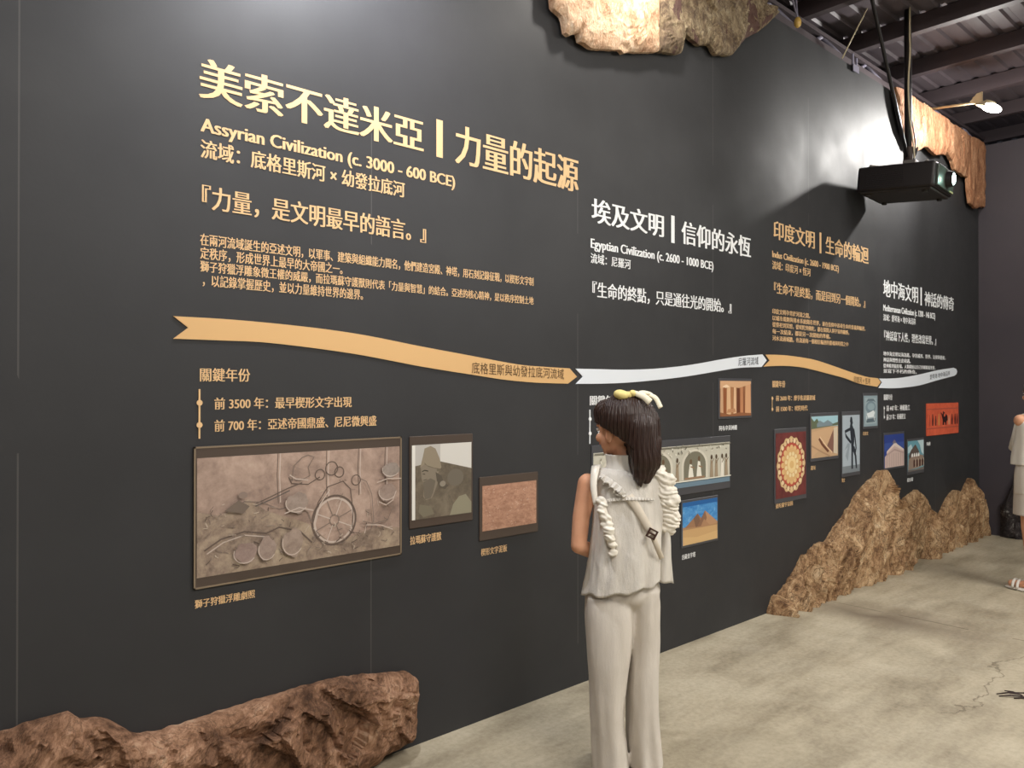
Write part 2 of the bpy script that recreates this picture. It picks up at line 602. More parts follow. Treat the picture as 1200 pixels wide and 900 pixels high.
POLX = PX + 0.085
pole = empty('projector_pole', (POLX, PY, 3.255))
tag(pole, 'black steel pole carrying the projector down from the roof', 'pole')
bm = bmesh.new()
tube(bm, [(0, 0, 0), (0, 0, 1.16)], 0.026, 16)
obj('tube', bm, BLACK, pole, True)
bm = bmesh.new()
tube(bm, [(0, 0, 0.0), (0, 0, 0.10)], 0.034, 16)
for dx in (0.036, -0.036):
    box(bm, dx - 0.006, dx + 0.006, -0.008, 0.008, 0.03, 0.05)
obj('collar', bm, mat('rust_black', (52, 38, 34), 0.6, 0.3), pole)
bm = bmesh.new()
tube(bm, [(-0.02, 0.0, 0.02), (-0.38, -0.03, 0.45), (-0.80, -0.06, 0.97), (-0.90, -0.07, 1.09)], 0.013, 10)
obj('brace', bm, BLACK, pole, True)
cb = catmull([(-0.03, -0.055, 0.0), (-0.05, -0.06, 0.06), (-0.045, -0.05, 0.14), (-0.045, -0.03, 0.3), (-0.05, -0.02, 0.55), (-0.042, -0.03, 0.8), (-0.045, -0.03, 0.95), (-0.04, -0.03, 1.16)], 8)
bm = bmesh.new()
tube(bm, cb, 0.0065, 8)
tag(obj('white_cable', bm, mat('pale_cable', (206, 190, 160), 0.5, 0.4), smooth=True, loc=(POLX, PY, 3.255)), 'pale cable running down the projector pole', 'cable')
bm = bmesh.new()
for off in ((0.0, 0.0), (0.03, 0.02)):
    cb = catmull([(0.15 + off[0], 0.05, -0.03), (0.17, 0.02, 0.06 + off[1]), (0.08, -0.04, 0.11), (0.055, -0.03, 0.04), (0.055, -0.03, 0.16), (0.055, 0.0, 0.4), (0.045, 0.0, 0.8), (0.045, 0, 1.16)], 8)
    tube(bm, cb, 0.005, 8)
tag(obj('black_cable', bm, BLACK, smooth=True, loc=(POLX, PY, 3.255)), 'looped black cables at the foot of the projector pole', 'cable')


# ------------------------------------------------------------------ lettering
def text_mesh(lines, mats, bold=0.0, latin=False, depth=0.0015, y0=0.0):
    """lines: (body, px at left, top px, bottom px, px at right); all measured on the wall"""
    bmA = bmesh.new()
    for (body, p0, t, b, p1) in lines:
        cu = bpy.data.curves.new('t', 'FONT')
        cu.body = body
        cu.size = 1
        cu.resolution_u = 3
        o = bpy.data.objects.new('t', cu)
        COL.objects.link(o)
        bpy.context.view_layer.update()
        me = bpy.data.meshes.new_from_object(o.evaluated_get(bpy.context.evaluated_depsgraph_get()))
        bpy.data.objects.remove(o)
        bpy.data.curves.remove(cu)
        n = len(me.vertices)
        co = np.empty(n * 3, np.float32)
        me.vertices.foreach_get('co', co)
        co = co.reshape(n, 3)
        xa, xb = co[:, 0].min(), co[:, 0].max()
        s0, ht = W(p0, t)
        _, hb = W(p0, b)
        s1, _ = W(p1, t)
        ya, yb = (0.0, 0.69) if latin else (-0.08, 0.845)
        sx = (s1 - s0) / (xb - xa + bold)
        sy = (ht - hb) / (yb - ya)
        offs = [0.0] if bold == 0 else ([0.0, bold] if bold < 0.045 else [0.0, bold / 2, bold])
        for k, of in enumerate(offs):
            out = np.empty_like(co)
            out[:, 0] = s0 + (co[:, 0] - xa + of) * sx
            out[:, 2] = hb + (co[:, 1] - ya) * sy
            out[:, 1] = y0 - depth - 0.0002 * k
            m2 = me.copy()
            m2.vertices.foreach_set('co', out.ravel())
            bmA.from_mesh(m2)
            bpy.data.meshes.remove(m2)
        bpy.data.meshes.remove(me)
    return bmA


def write(name, label, cat, mats, lines, bold=0.0, latin=False, group=None, parent=None, y0=0.0, depth=0.0015):
    s0, h0 = W(lines[0][1], lines[0][3])
    if len(lines) > 1:
        root = empty(name, (s0, 0, h0))
        tag(root, label, cat, group)
        for ln_ in lines:
            b_ = text_mesh([ln_], mats, bold, latin, depth, y0)
            bmesh.ops.translate(b_, verts=b_.verts[:], vec=(-s0, 0, -h0))
            obj('text_line', b_, mats, root)
        return root
    bmA = text_mesh(lines, mats, bold, latin, depth, y0)
    if parent is None:
        bmesh.ops.translate(bmA, verts=bmA.verts[:], vec=(-s0, 0, -h0))
        o = obj(name, bmA, mats, loc=(s0, 0, h0))
        tag(o, label, cat, group)
    else:
        pl = parent.location
        bmesh.ops.translate(bmA, verts=bmA.verts[:], vec=(-pl[0], -pl[1], -pl[2]))
        o = obj(name, bmA, mats, parent)
    return o


HB = 0.062
# --- first section, gold
write('heading_lettering', 'largest gold Chinese heading, across the upper left of the black wall', 'lettering', GOLD, [('美索不達米亞', 232, 65, 113, 496)], HB, group='section headings')
hd1 = bpy.data.objects['heading_lettering']
write('second_words', '', '', GOLD, [('力量的起源', 533, 144, 190, 678)], HB, parent=hd1)
s0, h0 = W(511, 139)
s1, h1 = W(518.5, 185)
bm = bmesh.new()
for (sa, sb) in ((s0, s1),):
    poly_faces(bm, [(sa - hd1.location[0], -0.0016, h0 - hd1.location[2]), (sb - hd1.location[0], -0.0016, h0 - hd1.location[2]), (sb - hd1.location[0], -0.0016, h1 - hd1.location[2]), (sa - hd1.location[0], -0.0016, h1 - hd1.location[2])])
obj('divider_bar', bm, GOLD, hd1)
write('subtitle_lettering', 'gold English subtitle dated 3000 to 600 BCE under the largest heading', 'lettering', GOLD, [('Assyrian Civilization (c. 3000 - 600 BCE)', 234, 137, 153, 533)], 0.07, True, group='English subtitles')
write('river_lettering', 'gold Chinese line naming two rivers, under the gold Assyrian subtitle', 'lettering', GOLD, [('流域：底格里斯河 × 幼發拉底河', 234, 162, 184, 474)], 0.05, group='river lines')
write('quote_lettering', 'gold bracketed quotation in large characters at upper left of the wall', 'lettering', GOLD, [('『力量，是文明最早的語言。』', 236, 216, 244, 499)], 0.05, group='bracketed quotations')
write('paragraph_lettering', 'long gold paragraph of four lines above the gold ribbon start', 'lettering', GOLD, [
    ('在兩河流域誕生的亞述文明，以軍事、建築與組織能力聞名，他們建造宮殿、神塔，用石刻記錄征戰，以楔形文字制', 234, 273, 287, 625),
    ('定秩序，形成世界上最早的大帝國之一。', 234, 289, 303, 401),
    ('獅子狩獵浮雕象徵王權的威嚴，而拉瑪蘇守護獸則代表「力量與智慧」的結合。亞述的核心精神，是以秩序控制土地', 234, 305, 318, 625),
    ('，以記錄掌握歷史，並以力量維持世界的邊界。', 237, 321, 335, 425)], 0.044, group='paragraphs')
write('key_dates_lettering', 'gold key dates title above the two gold date lines at left', 'lettering', GOLD, [('關鍵年份', 234, 431, 447, 293)], 0.04, group='key dates titles')
write('date_lettering', 'gold date line for 3500, upper of two beside the gold rule', 'lettering', GOLD, [('前 3500 年：最早楔形文字出現', 251, 466, 480, 412)], 0.05, group='date lines')
write('date_lettering', 'gold date line for 700, lower of two beside the gold rule', 'lettering', GOLD, [('前 700 年：亞述帝國鼎盛、尼尼微興盛', 251, 492, 506, 441)], 0.05, group='date lines')


def date_rule(px, y0, y1, dots, mt, label, wd=0.006, r=0.010):
    s, a = W(px, y0)
    _, b = W(px, y1)
    t = empty('date_rule', (s, 0, b))
    tag(t, label, 'date rule', 'date rules')
    bm = bmesh.new()
    box(bm, -wd / 2, wd / 2, -0.003, 0, 0, a - b)
    obj('rule_line', bm, mt, t)
    for d in dots:
        _, h = W(px, d)
        bm = bmesh.new()
        bmesh.ops.create_cone(bm, cap_ends=True, segments=20, radius1=r, radius2=r, depth=0.003, matrix=Matrix.Translation((0, -0.003, h - b)) @ Matrix.Rotation(R(90), 4, 'X'))
        obj('dot', bm, mt, t)


date_rule(233.5, 456, 514, (472, 498), GOLD, 'gold upright rule with two dots left of the gold date lines')
date_rule(691, 480, 520, (491, 508), WHITE, 'white upright rule with two dots left of the girl')

# --- second section, white
write('heading_lettering', 'white Chinese heading in the middle of the wall, above the girl', 'lettering', WHITE, [('埃及文明', 693, 231, 260, 778)], HB, group='section headings')
hd2 = [o for o in bpy.data.objects if o.name.startswith('heading_lettering')][-1]


def heading_rest(hd_, body, p0, t, b, p1, bar, mt):
    write('second_words', '', '', mt, [(body, p0, t, b, p1)], HB, parent=hd_)
    sa, ha = W(bar[0], bar[2])
    sb, hb = W(bar[1], bar[3])
    L_ = hd_.location
    bm = bmesh.new()
    poly_faces(bm, [(sa - L_[0], -0.0016, ha - L_[2]), (sb - L_[0], -0.0016, ha - L_[2]), (sb - L_[0], -0.0016, hb - L_[2]), (sa - L_[0], -0.0016, hb - L_[2])])
    obj('divider_bar', bm, mt, hd_)


heading_rest(hd2, '信仰的永恆', 798.5, 258, 285, 880, (786.5, 790.5, 252, 285), WHITE)
write('subtitle_lettering', 'white English subtitle dated 2600 to 1000 BCE under the middle heading', 'lettering', WHITE, [('Egyptian Civilization (c. 2600 - 1000 BCE)', 692, 279, 290, 836)], 0.075, True, group='English subtitles')
write('river_lettering', 'short white line naming one river, under the white Egyptian subtitle', 'lettering', WHITE, [('流域：尼羅河', 692, 296, 308, 739)], 0.04, group='river lines')
write('quote_lettering', 'white bracketed quotation in large characters above the white ribbon', 'lettering', WHITE, [('『生命的終點，只是通往光的開始。』', 694, 329.5, 348, 857)], 0.05, group='bracketed quotations')
write('key_dates_lettering', 'white key dates title partly behind the girl and her hair', 'lettering', WHITE, [('關鍵年份', 691, 463.5, 475, 727)], 0.04, group='key dates titles')
write('date_lettering', 'upper white date line mostly hidden behind the girl', 'lettering', WHITE, [('前 2600 年：金字塔', 700, 486, 495.5, 768)], 0.05, group='date lines')
write('date_lettering', 'lower white date line mostly hidden behind the girl', 'lettering', WHITE, [('前 1300 年：神殿', 700, 503.5, 512.5, 760)], 0.05, group='date lines')

# --- third section, gold
write('heading_lettering', 'gold Chinese heading in the dark shadow left of the projector', 'lettering', GOLD, [('印度文明', 906.5, 257.5, 279.5, 955)], HB, group='section headings')
hd3 = [o for o in bpy.data.objects if o.name.startswith('heading_lettering')][-1]
heading_rest(hd3, '生命的輪迴', 967.5, 276, 297, 1018, (960.5, 962.7, 272, 297), GOLD)
write('subtitle_lettering', 'gold English subtitle dated 2600 to 1900 BCE under the shadowed heading', 'lettering', GOLD, [('Indus Civilization (c. 2600 - 1900 BCE)', 905, 293.5, 301, 983)], 0.075, True, group='English subtitles')
write('river_lettering', 'small gold line naming two rivers, under the gold Indus subtitle', 'lettering', GOLD, [('流域：印度河 × 恆河', 905, 305, 315, 950)], 0.04, group='river lines')
write('quote_lettering', 'gold bracketed quotation below the shadowed heading left of the projector', 'lettering', GOLD, [('『生命不是終點，而是回到另一個開始。』', 907, 330.5, 343.5, 1014)], 0.05, group='bracketed quotations')
write('paragraph_lettering', 'small gold paragraph of five lines above the second gold ribbon', 'lettering', GOLD, [
    ('印度文明孕育於河流之間，', 905, 361.3, 367.5, 949),
    ('以城市規劃與排水系統聞名世界，並在信仰中追尋生命的意義與輪迴，', 905, 369.3, 375.3, 1014),
    ('從祭祀到冥想，從吠陀到佛陀，都在探問人與宇宙的關係，', 905, 377, 383, 995),
    ('每一次結束，都是另一次開始的準備。', 905, 385, 391, 973),
    ('河水流過城牆，也流過每一個相信輪迴的靈魂與時間之中', 905, 393, 399, 994)], 0.044, group='paragraphs')
write('key_dates_lettering', 'small gold key dates title above the gold oval mandala picture', 'lettering', GOLD, [('關鍵年份', 905, 446, 454, 920)], 0.04, group='key dates titles')
write('date_lettering', 'small gold date line, upper of two above the oval mandala picture', 'lettering', GOLD, [('前 2600 年：摩亨佐達羅建城', 909, 463.5, 470, 955)], 0.05, group='date lines')
write('date_lettering', 'small gold date line, lower of two above the oval mandala picture', 'lettering', GOLD, [('前 1500 年：吠陀時代', 909, 476, 482.5, 946)], 0.05, group='date lines')
date_rule(904.6, 464.5, 482, (467, 479.5), GOLD, 'tiny gold rule with two dots above the oval mandala picture', 0.003, 0.010)

# --- fourth section, white
write('heading_lettering', 'white Chinese heading at the far right end of the wall', 'lettering', WHITE, [('地中海文明', 1035, 327, 347.5, 1076)], HB, group='section headings')
hd4 = [o for o in bpy.data.objects if o.name.startswith('heading_lettering')][-1]
heading_rest(hd4, '神話的傳奇', 1083.5, 341, 358, 1118, (1078.7, 1080.4, 336.5, 358), WHITE)
write('subtitle_lettering', 'white English subtitle dated 1200 to 146 BCE at the far right', 'lettering', WHITE, [('Mediterranean Civilization (c. 1200 - 146 BCE)', 1035, 356.5, 364, 1096)], 0.075, True, group='English subtitles')
write('river_lettering', 'tiny white line under the far right English subtitle', 'lettering', WHITE, [('流域：愛琴海 × 地中海沿岸', 1035, 367.5, 375.5, 1073)], 0.04, group='river lines')
write('quote_lettering', 'white bracketed quotation at the far right end of the wall', 'lettering', WHITE, [('『神話寫下人性，理性改寫世界。』', 1036, 387, 398.5, 1097)], 0.05, group='bracketed quotations')
write('paragraph_lettering', 'small white paragraph of four lines above the last white ribbon', 'lettering', WHITE, [
    ('地中海文明以海為路，孕育城邦、哲學、法律與藝術，', 1035, 411.5, 416.8, 1108),
    ('神話與理性在此相遇。', 1035, 418.7, 424, 1067),
    ('從神殿到競技場，人類開始以自己的眼睛看世界，', 1035, 425.8, 430.8, 1096),
    ('並寫下不朽的傳奇。', 1035, 432, 437, 1074)], 0.044, group='paragraphs')
write('key_dates_lettering', 'tiny white key dates title above the blue temple picture', 'lettering', WHITE, [('關鍵年份', 1035.5, 462, 469, 1045.5)], 0.04, group='key dates titles')
write('date_lettering', 'tiny white date line, upper of two above the blue temple picture', 'lettering', WHITE, [('前 447 年：神殿動工', 1038.5, 475, 482, 1066)], 0.05, group='date lines')
write('date_lettering', 'tiny white date line, lower of two above the blue temple picture', 'lettering', WHITE, [('前 27 年：帝國建立', 1038.5, 485.5, 492.3, 1061)], 0.05, group='date lines')
date_rule(1035.8, 476, 491, (478.5, 488.7), WHITE, 'tiny white rule with two dots above the blue temple picture', 0.003, 0.009)


# ------------------------------------------------------------------ timeline ribbons
def ribbon(label, top, bot, right, left, mt, lmat, text, group='timeline ribbons'):
    T = catmull(top, 6)
    B = catmull(bot, 6)
    out = [tuple(p) for p in T] + [tuple(p) for p in right] + [tuple(p) for p in B[::-1]] + [tuple(p) for p in left]
    ws = [W(*p) for p in out]
    s0, h0 = W(*bot[0])
    root = empty('timeline_ribbon', (s0, 0, h0))
    tag(root, label, 'ribbon', group)
    bm = bmesh.new()
    poly_faces(bm, [(s - s0, -0.004, h - h0) for s, h in ws])
    ext = bmesh.ops.extrude_face_region(bm, geom=bm.faces[:])
    bmesh.ops.translate(bm, verts=[v for v in ext['geom'] if isinstance(v, bmesh.types.BMVert)], vec=(0, 0.0036, 0))
    bmesh.ops.recalc_face_normals(bm, faces=bm.faces[:])
    obj('band', bm, mt, root)
    # lettering follows the slope of the band
    body, p0, t0, b0, p1, t1 = text
    tm = text_mesh([(body, p0, t0, b0, p1)], lmat, 0.0, False, 0.0052)
    sa, ha = W(p0, t0)
    sb, hb = W(p1, t1)
    for v in tm.verts:
        v.co.z += (hb - ha) * (v.co.x - sa) / (sb - sa)
    bmesh.ops.translate(tm, verts=tm.verts[:], vec=(-s0, 0, -h0))
    obj('lettering', tm, lmat, root)


ribbon('long gold ribbon band with a notched start at the left of the timeline',
       [(202.5, 370.5), (270, 374.5), (349, 382), (420, 391.6), (493, 406), (552, 417), (606, 427), (640, 430), (667, 431.7)],
       [(202.5, 397), (260, 399), (317, 402), (410, 414), (493, 429.5), (552, 439), (591, 445), (628, 448.4), (665, 449.6)],
       [(675.5, 441.5)], [(220, 384)], RGOLD, BROWN, ('底格里斯與幼發拉底河流域', 552, 424, 437.5, 660, 432.5))
ribbon('white ribbon band passing above the head of the girl',
       [(674, 432), (700, 432.6), (730, 433.2), (760, 432.5), (790, 430), (815.5, 426.5), (843, 421.5), (870, 417.3), (893, 415.3)],
       [(674.5, 449.8), (700, 449.7), (730, 448.7), (760, 446.2), (790, 443), (815.5, 439.3), (843, 434.6), (865.5, 431.2), (892, 430)],
       [(898, 422.3)], [(682.5, 441.5)], RWHITE, NAVY, ('尼羅河流域', 864.5, 419.5, 429, 888, 418))
ribbon('short gold ribbon band curving down below the small gold paragraph',
       [(896.7, 415.6), (910, 415.8), (923, 416.7), (940, 419), (956.7, 422.4), (979.6, 430), (998, 436.5), (1015, 441.5), (1028, 443.2)],
       [(894.5, 429.6), (905, 429), (920, 428.8), (938, 430.3), (955, 434), (972, 438.5), (990, 443.4), (1007, 449.6), (1027.5, 453.3)],
       [(1031.7, 447.8)], [(901.5, 422.5)], RGOLD, BROWN, ('印度河 × 恆河', 1000, 440.7, 448, 1019, 443.6))
ribbon('last white ribbon band rising to a rounded tip at the far right',
       [(1029.7, 443.6), (1042, 443.6), (1056.7, 442.5), (1077.5, 438.8), (1098, 434), (1117, 431)],
       [(1029.3, 454.6), (1043, 455), (1056.7, 454.4), (1077, 451.6), (1098, 445.6), (1118, 440.4)],
       [(1120.3, 432.5), (1121.3, 435.5), (1120.3, 438.6)], [(1033.2, 448.2)], RWHITE, NAVY, ('愛琴海 地中海沿岸', 1089, 439, 445, 1112.5, 434.2))


# ------------------------------------------------------------------ pictures on the wall
class Pic:
    """a printed picture: border board + flat printed image built up of colour patches"""
    def __init__(self, label, x0, x1, yt, yb, border=None, fm=FRAMEG, group='pictures on the wall', thin=None):
        # image rectangle from its left edge: x0, yt..yb ; right edge x1 ; border = (left,right,top,bottom) in pixels at the left edge
        self.s0, self.ht = W(x0, yt)
        _, self.hb = W(x0, yb)
        self.s1, _ = W(x1, yt)
        self.root = empty('wall_picture', (self.s0, 0, self.hb))
        tag(self.root, label, 'picture', group)
        self.w = self.s1 - self.s0
        self.h = self.ht - self.hb
        self.bm = bmesh.new()
        self.mats = []
        self.lay = 0
        if border:
            bl, br, bt, bb = border
            sa, _ = W(x0 - bl, yt)
            sb, _ = W(x1 + br, yt)
            _, ha = W(x0, yt - bt)
            _, hb = W(x0, yb + bb)
            b = bmesh.new()
            rbox(b, sa - self.s0, sb - self.s0, -0.007, 0.0, hb - self.hb, ha - self.hb, 0.002, 1)
            fo = obj('border', b, fm, self.root)
            if thin:
                b = bmesh.new()
                X0_, X1_, Z0_, Z1_ = sa - self.s0, sb - self.s0, hb - self.hb, ha - self.hb
                t = 0.006
                box(b, X0_, X1_, -0.0085, -0.0068, Z0_, Z0_ + t)
                box(b, X0_, X1_, -0.0085, -0.0068, Z1_ - t, Z1_)
                box(b, X0_, X0_ + t, -0.0085, -0.0068, Z0_, Z1_)
                box(b, X1_ - t, X1_, -0.0085, -0.0068, Z0_, Z1_)
                obj('edge_line', b, thin, fo)

    def mi(self, m_):
        if m_ not in self.mats:
            self.mats.append(m_)
        return self.mats.index(m_)

    def p(self, pts, rgb):
        m_ = rgb if isinstance(rgb, bpy.types.Material) else flat(rgb)
        self.lay += 1
        y = -0.0085 - 0.00006 * self.lay
        poly_faces(self.bm, [(u * self.w, y, v * self.h) for u, v in pts], self.mi(m_))

    def rect(self, u0, u1, v0, v1, rgb):
        self.p([(u0, v0), (u1, v0), (u1, v1), (u0, v1)], rgb)

    def disc(self, cu, cv, ru, rv, rgb, n=28, a0=0, a1=2 * PI, wave=0, k=0):
        self.p([(cu + (ru + wave * ru * math.cos(k * t)) * math.cos(t), cv + (rv + wave * rv * math.cos(k * t)) * math.sin(t)) for t in [a0 + (a1 - a0) * i / n for i in range(n if a1 - a0 >= 2 * PI - 1e-6 else n + 1)]], rgb)

    def line(self, pts, wd, rgb):
        """wd: half width in metres"""
        m_ = rgb if isinstance(rgb, bpy.types.Material) else flat(rgb)
        self.lay += 1
        y = -0.0085 - 0.00006 * self.lay
        P = [Vector((u * self.w, 0, v * self.h)) for u, v in pts]
        idx = self.mi(m_)
        L_, R_ = [], []
        for i, q in enumerate(P):
            d = (P[min(i + 1, len(P) - 1)] - P[max(i - 1, 0)]).normalized()
            n = Vector((-d.z, 0, d.x)) * wd
            L_.append(self.bm.verts.new((q.x + n.x, y, q.z + n.z)))
            R_.append(self.bm.verts.new((q.x - n.x, y, q.z - n.z)))
        for i in range(len(P) - 1):
            self.bm.faces.new((L_[i], R_[i], R_[i + 1], L_[i + 1])).material_index = idx

    def ring(self, cu, cv, r, wd, rgb, n=40):
        self.line([(cu + r / self.w * math.cos(2 * PI * i / n), cv + r / self.h * math.sin(2 * PI * i / n)) for i in range(n + 1)], wd, rgb)

    def done(self):
        box(self.bm, 0, self.w, -0.0083, -0.0005, 0, self.h, 0)
        bmesh.ops.recalc_face_normals(self.bm, faces=self.bm.faces[:])
        for f in self.bm.faces:
            if abs(f.normal.y) > 0.9 and f.calc_center_median().y < -0.0084 and f.normal.y > 0:
                f.normal_flip()
        o = obj('printed_image', self.bm, self.mats, self.root)
        o.data.polygons.foreach_set('use_smooth', [False] * len(o.data.polygons))
        return o


def mottled(name, stops, scale, stretch=(1, 1, 1), det=8):
    m = NT(name, 0.5, 0.3)
    n1 = m.noise(scale, det, 0.65, vec=m.mapping(stretch), dist=0.6)
    n2 = m.noise(scale * 5, 6, 0.7)
    m.base(m.ramp(m.math('ADD', m.math('MULTIPLY', n1, 0.65), m.math('MULTIPLY', n2, 0.35)), stops))
    return m.m


rng = random.Random(5)
# 1 chariot relief
P = Pic('large framed picture of a brown stone relief with a chariot wheel', 230, 467, 537, 677, (3.5, 2.5, 13.5, 13), FRAME, thin=EDGE)
stone = mottled('relief_print', [(0.30, (112, 96, 88)), (0.45, (152, 130, 118)), (0.58, (176, 152, 138)), (0.75, (196, 176, 162))], 7)
stone_d = mottled('relief_print_lower', [(0.32, (96, 82, 74)), (0.46, (140, 122, 108)), (0.6, (170, 152, 132)), (0.75, (190, 176, 150))], 11)
P.rect(0, 1, 0, 1, stone)
P.p([(0, 0), (1, 0.0), (1, .18), (.86, .22), (.62, .12), (.5, .34), (.3, .5), (.22, .62), (.1, .5), (0, .55)], stone_d)
dk, md, lt = (104, 86, 76), (130, 111, 99), (196, 177, 164)
for u in (.355, .595, .765, .915):
    P.line([(u, 1), (u - .004, .80), (u + .002, .55)], .0016, dk)
    P.line([(u + .012, 1), (u + .008, .8), (u + .012, .56)], .0018, lt)
P.ring(.635, .34, .094, .004, dk)
P.ring(.635, .34, .084, .004, lt)
P.ring(.635, .34, .020, .003, md)
for i in range(8):
    a = PI / 8 + i * PI / 4
    P.line([(.635 + .02 / P.w * math.cos(a), .34 + .02 / P.h * math.sin(a)), (.635 + .082 / P.w * math.cos(a), .34 + .082 / P.h * math.sin(a))], .002, lt if i % 2 else md)
# chariot body, riders, horses
P.line([(.52, .30), (.55, .52), (.60, .66), (.68, .70), (.72, .62), (.735, .40), (.73, .25)], .002, dk)
P.line([(.53, .28), (.56, .5), (.61, .63)], .002, lt)
for (cu, cv, r) in ((.56, .78, .020), (.62, .83, .026), (.66, .79, .020), (.75, .70, .020)):
    P.ring(cu, cv, r, .002, dk, 20)
P.line([(.42, .74), (.43, .88), (.47, .95), (.50, .97), (.53, .95), (.50, .86), (.51, .78), (.46, .74), (.41, .76)], .0019, md)
P.line([(.405, .78), (.42, .72), (.50, .70), (.56, .76)], .002, dk)
P.line([(.41, .80), (.44, .76), (.50, .74)], .002, lt)
P.line([(.25, .57), (.32, .62), (.40, .68), (.47, .72)], .002, dk)
P.line([(.25, .55), (.33, .60), (.41, .66)], .002, (100, 90, 84))
P.line([(.12, .52), (.2, .60), (.28, .58), (.36, .50), (.44, .52), (.50, .44), (.52, .34)], .002, md)
P.line([(.03, .22), (.1, .30), (.2, .34), (.3, .30), (.36, .34), (.46, .28), (.52, .16)], .0028, dk)
P.line([(.04, .19), (.11, .27), (.2, .31), (.3, .27)], .002, lt)
for _ in range(150):
    u = rng.uniform(.02, .95)
    v = rng.uniform(.03, .6 if u < .5 else .25 if rng.random() < .6 else .7)
    a = rng.uniform(0, PI)
    l = rng.uniform(.01, .04)
    pts = [(u, v), (u + l * math.cos(a) * .5 + rng.uniform(-.01, .01), v + l * math.sin(a) * .8), (u + l * math.cos(a), v + 1.6 * l * math.sin(a))]
    P.line(pts, rng.uniform(.0008, .002), rng.choice([dk, md, md, (186, 168, 150), (150, 130, 116)]))
P.disc(.19, .66, .02, .03, (140, 120, 108))
P.p([(.11, .54), (.17, .62), (.22, .56), (.19, .5)], (116, 100, 88))
for (cu, cv, ru, rv, c_) in ((.20, .16, .05, .09, (150, 130, 122)), (.30, .17, .04, .1, (152, 134, 124)), (.42, .2, .05, .12, (156, 138, 126)), (.44, .55, .055, .09, (148, 132, 122)), (.92, .56, .05, .08, (150, 132, 122)), (.94, .78, .05, .07, (146, 134, 126))):
    P.p([(cu + ru * (1 + .25 * noise.noise(Vector((math.cos(t), math.sin(t), cu * 9)))) * math.cos(t), cv + rv * (1 + .4 * noise.noise(Vector((math.cos(t) * 1.5, math.sin(t) * 1.5, cu * 7)))) * math.sin(t)) for t in [2 * PI * q / 22 for q in range(22)]], mottled('relief_patch_%d' % int(cu * 100), [(0.3, tuple(v - 26 for v in c_)), (0.5, c_), (0.7, tuple(v + 18 for v in c_))], 16))
    P.line([(cu + ru * math.cos(t), cv + rv * math.sin(t)) for t in [PI * 0.9 + PI * .9 * q / 8 for q in range(9)]], .0016, lt)
P.line([(.38, .46), (.45, .50), (.52, .46)], .002, lt)
# attendants and curved tail at right
P.line([(.76, .72), (.80, .68), (.83, .55), (.84, .30), (.82, .18)], .0018, md)
P.line([(.78, .30), (.84, .26), (.92, .28), (.95, .40), (.90, .48)], .002, md)
P.line([(.79, .18), (.80, .26), (.88, .24), (.95, .18)], .0018, lt)
P.line([(.87, .47), (.91, .43), (.95, .47), (.97, .56)], .002, lt)
P.line([(.86, .66), (.92, .69), (1.0, .68)], .0018, lt)
P.done()
write('caption_lettering', 'tiny gold caption under the chariot relief picture', 'lettering', GOLD, [('獅子狩獵浮雕劇照', 228.5, 703, 713, 299)], 0.04, group='picture captions')

# 2 winged guardian head
P = Pic('picture of a grey-brown stone head with a tall cap', 481.5, 551, 522, 609.5, (2.5, 2, 10.5, 10), FRAME)
br = mottled('stone_head_print', [(0.35, (88, 80, 68)), (0.5, (108, 98, 84)), (0.66, (128, 118, 102))], 9)
P.rect(0, 1, 0, 1, (186, 182, 176))
P.rect(0, .05, 0, 1, (226, 224, 216))
P.rect(.46, 1, .6, 1, (212, 209, 202))
P.p([(.05, 0), (1, 0), (1, .63), (.46, .76), (.2, .74), (.05, .72)], br)
P.p([(.62, 0), (1, 0), (1, .15), (.9, .27), (.78, .25), (.68, .15)], (142, 136, 112))
P.disc(.72, .52, .14, .12, (112, 103, 89))
P.p([(.13, .70), (.17, .83), (.20, .95), (.30, .98), (.38, .94), (.45, .80), (.48, .68), (.42, .60), (.25, .62)], (146, 132, 110))
P.p([(.20, .76), (.24, .72), (.36, .68), (.46, .66), (.47, .62), (.34, .63), (.2, .70)], (112, 100, 82))
P.p([(.14, .70), (.20, .74), (.26, .70), (.40, .66), (.42, .48), (.36, .34), (.32, .27), (.22, .25), (.18, .30), (.19, .46), (.15, .55)], (134, 122, 104))
P.p([(.18, .50), (.30, .54), (.38, .50), (.34, .34), (.30, .27), (.21, .26), (.19, .32)], (110, 100, 86))
P.line([(.16, .64), (.2, .655), (.26, .64)], .0022, (60, 52, 44))
P.line([(.17, .61), (.21, .60)], .0018, (70, 62, 54))
P.line([(.18, .52), (.24, .53)], .0015, (82, 72, 62))
P.p([(.38, .62), (.48, .56), (.52, .46), (.60, .42), (.54, .37), (.46, .40), (.40, .50)], (92, 83, 70))
P.disc(.50, .45, .05, .04, (142, 132, 116))
P.p([(.12, .2), (.3, .16), (.36, .05), (.18, .02), (.1, .1)], (120, 112, 92))
P.done()
write('caption_lettering', 'tiny gold caption under the stone head picture', 'lettering', GOLD, [('拉瑪蘇守護獸', 480.5, 628.5, 638.5, 517)], 0.04, group='picture captions')

